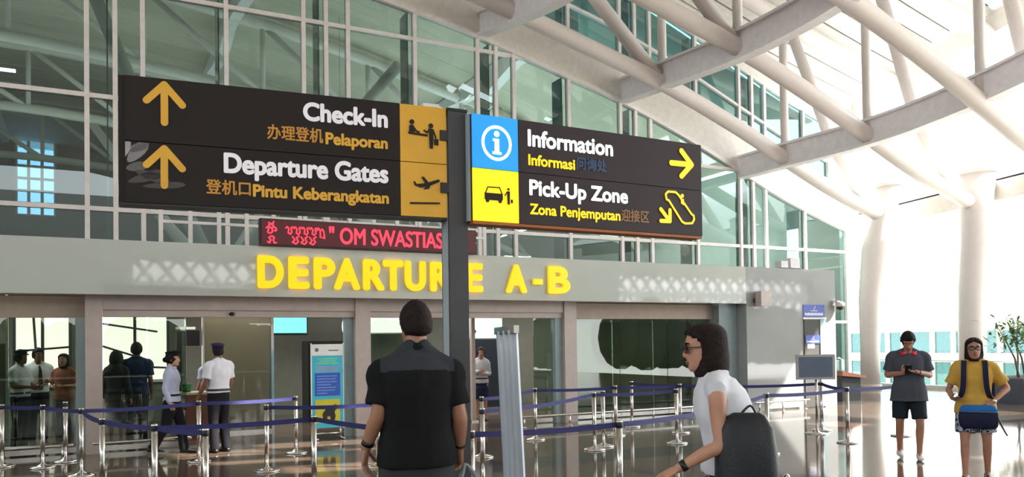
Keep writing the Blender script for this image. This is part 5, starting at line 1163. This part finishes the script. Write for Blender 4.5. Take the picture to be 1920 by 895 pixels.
MB().loft([bagring(.8745, .206, .15, .255), bagring(.90, .20, .15, .252), bagring(.945, .175, .155, .235), bagring(.952, .15, .16, .22)]).build('flap', cloth('bright_blue_nylon', (40, 110, 180)), t, local=True)
MB().loft([bagring(.8725, .209, .148, .259), bagring(.8740, .209, .148, .259)]).build('piping', PAPER, t, local=True)
MB().tube(curve([Vector((.22, -.12, .86))*q4, Vector((.25, -.10, .76))*q4, Vector((.29, -.12, .66))*q4, Vector((.33, -.12, .58))*q4]), .010, 8).build('strap_tail', BLACK, t, local=True)

# --- guards at the door
def capx(cr, bd, peak=True):
    return lambda t, s, V, hp, HS, hr: cap(t, hp, HS, cr, bd, peak=peak)
CAPN = cloth('plum_navy_cap_cloth', (58, 50, 92)); CAPB = cloth('dark_cap_band', (40, 36, 60))
person('security guard with peaked cap, white short-sleeved shirt and black trousers, back half turned', (1.68, 13.25, 0), radians(-152), 1.68,
    J=dict(elL=(.235, -.01, 1.14), wrL=(.27, -.14, .93), elR=(-.23, .0, 1.14), wrR=(-.22, -.10, .92), hipL=(.09, 0, .92), knL=(.10, .0, .50), anL=(.105, .03, .085), anR=(-.115, .03, .085)),
    sk=SK_D, hair=('crop', HAIRK), vox=.014, head=(0, 0, -.35), bulk=1.05, top=dict(mats=[CWH], sleeve=.78, hem=.965, d=.020, sd=.022, fold=.008, collar=CWH), bottom=dict(type='pants', mats=CNV), shoes=SHOEB, belt=BLACK, extras=capx(CAPN, CAPB))
person('female guard in a light blue long-sleeved shirt and dark trousers walking right', (1.02, 13.44, 0), radians(68), 1.57,
    J=dict(elL=(.215, .05, 1.13), wrL=(.215, -.02, .89), elR=(-.215, .05, 1.13), wrR=(-.215, -.03, .89), knL=(.08, -.12, .50), anL=(.08, -.18, .09), knR=(-.08, .08, .49), anR=(-.08, .30, .13), head=(0, -.02, 1.635)),
    sk=SK_C, hair=('bun', HAIRK), female=True, vox=.014, top=dict(mats=[CLB], sleeve=2, hem=.90, d=.018, sd=.014, collar=CLB), bottom=dict(type='pants', mats=CNV, d=.022), shoes=SHOEB, belt=CNV, extras=capx(CNV, CNV, False))
# --- people beyond the glass
person('clerk in a pale blue blouse with tied black hair behind the brown counter', (1.86, 16.25, 0), radians(-150), 1.52, sk=SK_B, hair=('bun', HAIRK), female=True, vox=.018, top=dict(mats=[CLB], sleeve=.8, hem=.9), bottom=dict(type='pants', mats=CNV), shoes=SHOEB)
person('officer in a white shirt standing sideways behind the leftmost glass bay', (-1.12, 15.3, 0), radians(60), 1.62, J=dict(elL=(.24, -.03, 1.14), wrL=(.12, -.26, 1.12), elR=(-.24, -.03, 1.14), wrR=(-.10, -.26, 1.12)), sk=SK_D, hair=('short', HAIRK), vox=.018, top=dict(mats=[CWH], sleeve=.8, hem=.95, d=.022), bottom=dict(type='pants', mats=CNV, d=.026), shoes=SHOEB, belt=BLACK, extras=capx(CNV, CNV))
def tie(t, s, V, hp, HS, hr):
    m = MB(); m.loft([[Vector((sx_*w, V['chest'].y-.150-.0*k, z*s)) for sx_, k in ((-1, 0), (1, 0), (1, 1), (-1, 1))] if False else [Vector((-w, y, z*s)), Vector((w, y, z*s)), Vector((w, y+.012, z*s)), Vector((-w, y+.012, z*s))] for w, y, z in ((.012, -.100, 1.45), (.022, -.148, 1.36), (.030, -.160, 1.20), (.036, -.155, 1.05), (.01, -.15, 1.0))], sm=False); m.build('tie', BLACK, t, local=True)
person('officer in a white shirt and long dark tie behind the leftmost glass bay', (-.93, 16.3, 0), radians(18), 1.65, J=dict(elL=(.23, -.02, 1.14), wrL=(.10, -.25, 1.17), elR=(-.23, -.02, 1.14), wrR=(-.10, -.22, 1.10)), sk=SK_D, hair=('short', HAIRK), vox=.018, top=dict(mats=[CWH], sleeve=.8, hem=.95, d=.02), bottom=dict(type='pants', mats=CNV), shoes=SHOEB, extras=tie)
person('traveller in a rust coloured top seen through the leftmost glass bay', (-.52, 15.9, 0), radians(-20), 1.55, J=dict(elL=(.22, -.03, 1.14), wrL=(.05, -.26, 1.15), elR=(-.22, -.03, 1.14), wrR=(-.08, -.24, 1.12)), sk=SK_B, hair=('bob', HAIRB), female=True, vox=.018, top=dict(mats=[cloth('rust_cotton', (150, 92, 76))], sleeve=.8, hem=.86), bottom=dict(type='pants', mats=cloth('grey_mauve_cloth', (96, 88, 100))), shoes=SHOEB)
# hooded figure
def hood(t, s, V, hp, HS, hr):
    rg = []
    for i in range(12):
        la = -pi/2+pi*(i+.5)/12; rg.append([hp((.108+.03*max(0, -sin(la)))*cos(la)*cos(2*pi*j/24), .012+(.13+.02*max(0, -sin(la)))*cos(la)*sin(2*pi*j/24)*(.72 if (sin(2*pi*j/24) < -.55 and -.5 < sin(la) < .5) else 1), .155*sin(la)-.02) for j in range(24)])
    m = MB().loft(rg); m.loft([ellr(V['neck']+Vector((0, .01, dz))*s, r*s, r*.8*s, 22) for dz, r in ((.06, .10), (0, .15), (-.09, .215), (-.16, .225), (-.162, .20))]); m.build('headscarf', cloth('dark_grey_scarf', (54, 56, 56)), t, local=True)
person('standing figure in a dark grey headscarf and long robe behind the left door glass', (.28, 15.0, 0), radians(150), 1.60, sk=SK_B, hair=('none', HAIRK), female=True, vox=.018, top=dict(mats=[cloth('dark_robe', (52, 56, 56))], sleeve=2, hem=.86, d=.03, sd=.024), bottom=dict(type='skirt', mats=cloth('dark_robe', (52, 56, 56)), len=1.35, name='robe_skirt'), shoes=SHOEB, extras=hood)
person('man in a navy blue shirt seen from behind inside the left doorway', (.60, 15.3, 0), radians(172), 1.72, sk=SK_D, hair=('short', HAIRK), vox=.016, top=dict(mats=[cloth('navy_blue_shirt', (42, 56, 94))], sleeve=.8, hem=.84, d=.024, sd=.022), bottom=dict(type='pants', mats=CNV, d=.022), shoes=SHOEB)
person('female officer in a pale grey long-sleeved shirt and navy skirt inside the right doorway', (7.32, 15.6, 0), radians(-20), 1.55, J=dict(elL=(.21, .0, 1.13), wrL=(.07, -.23, 1.13), elR=(-.21, .0, 1.13), wrR=(-.05, -.22, 1.19)), sk=SK_B, hair=('bun', HAIRK), female=True, vox=.016, top=dict(mats=[cloth('pale_grey_shirt', (196, 196, 204))], sleeve=2, hem=.90, d=.018), bottom=dict(type='skirt', mats=CNB, len=.95), shoes=SHOEB, belt=BLACK)
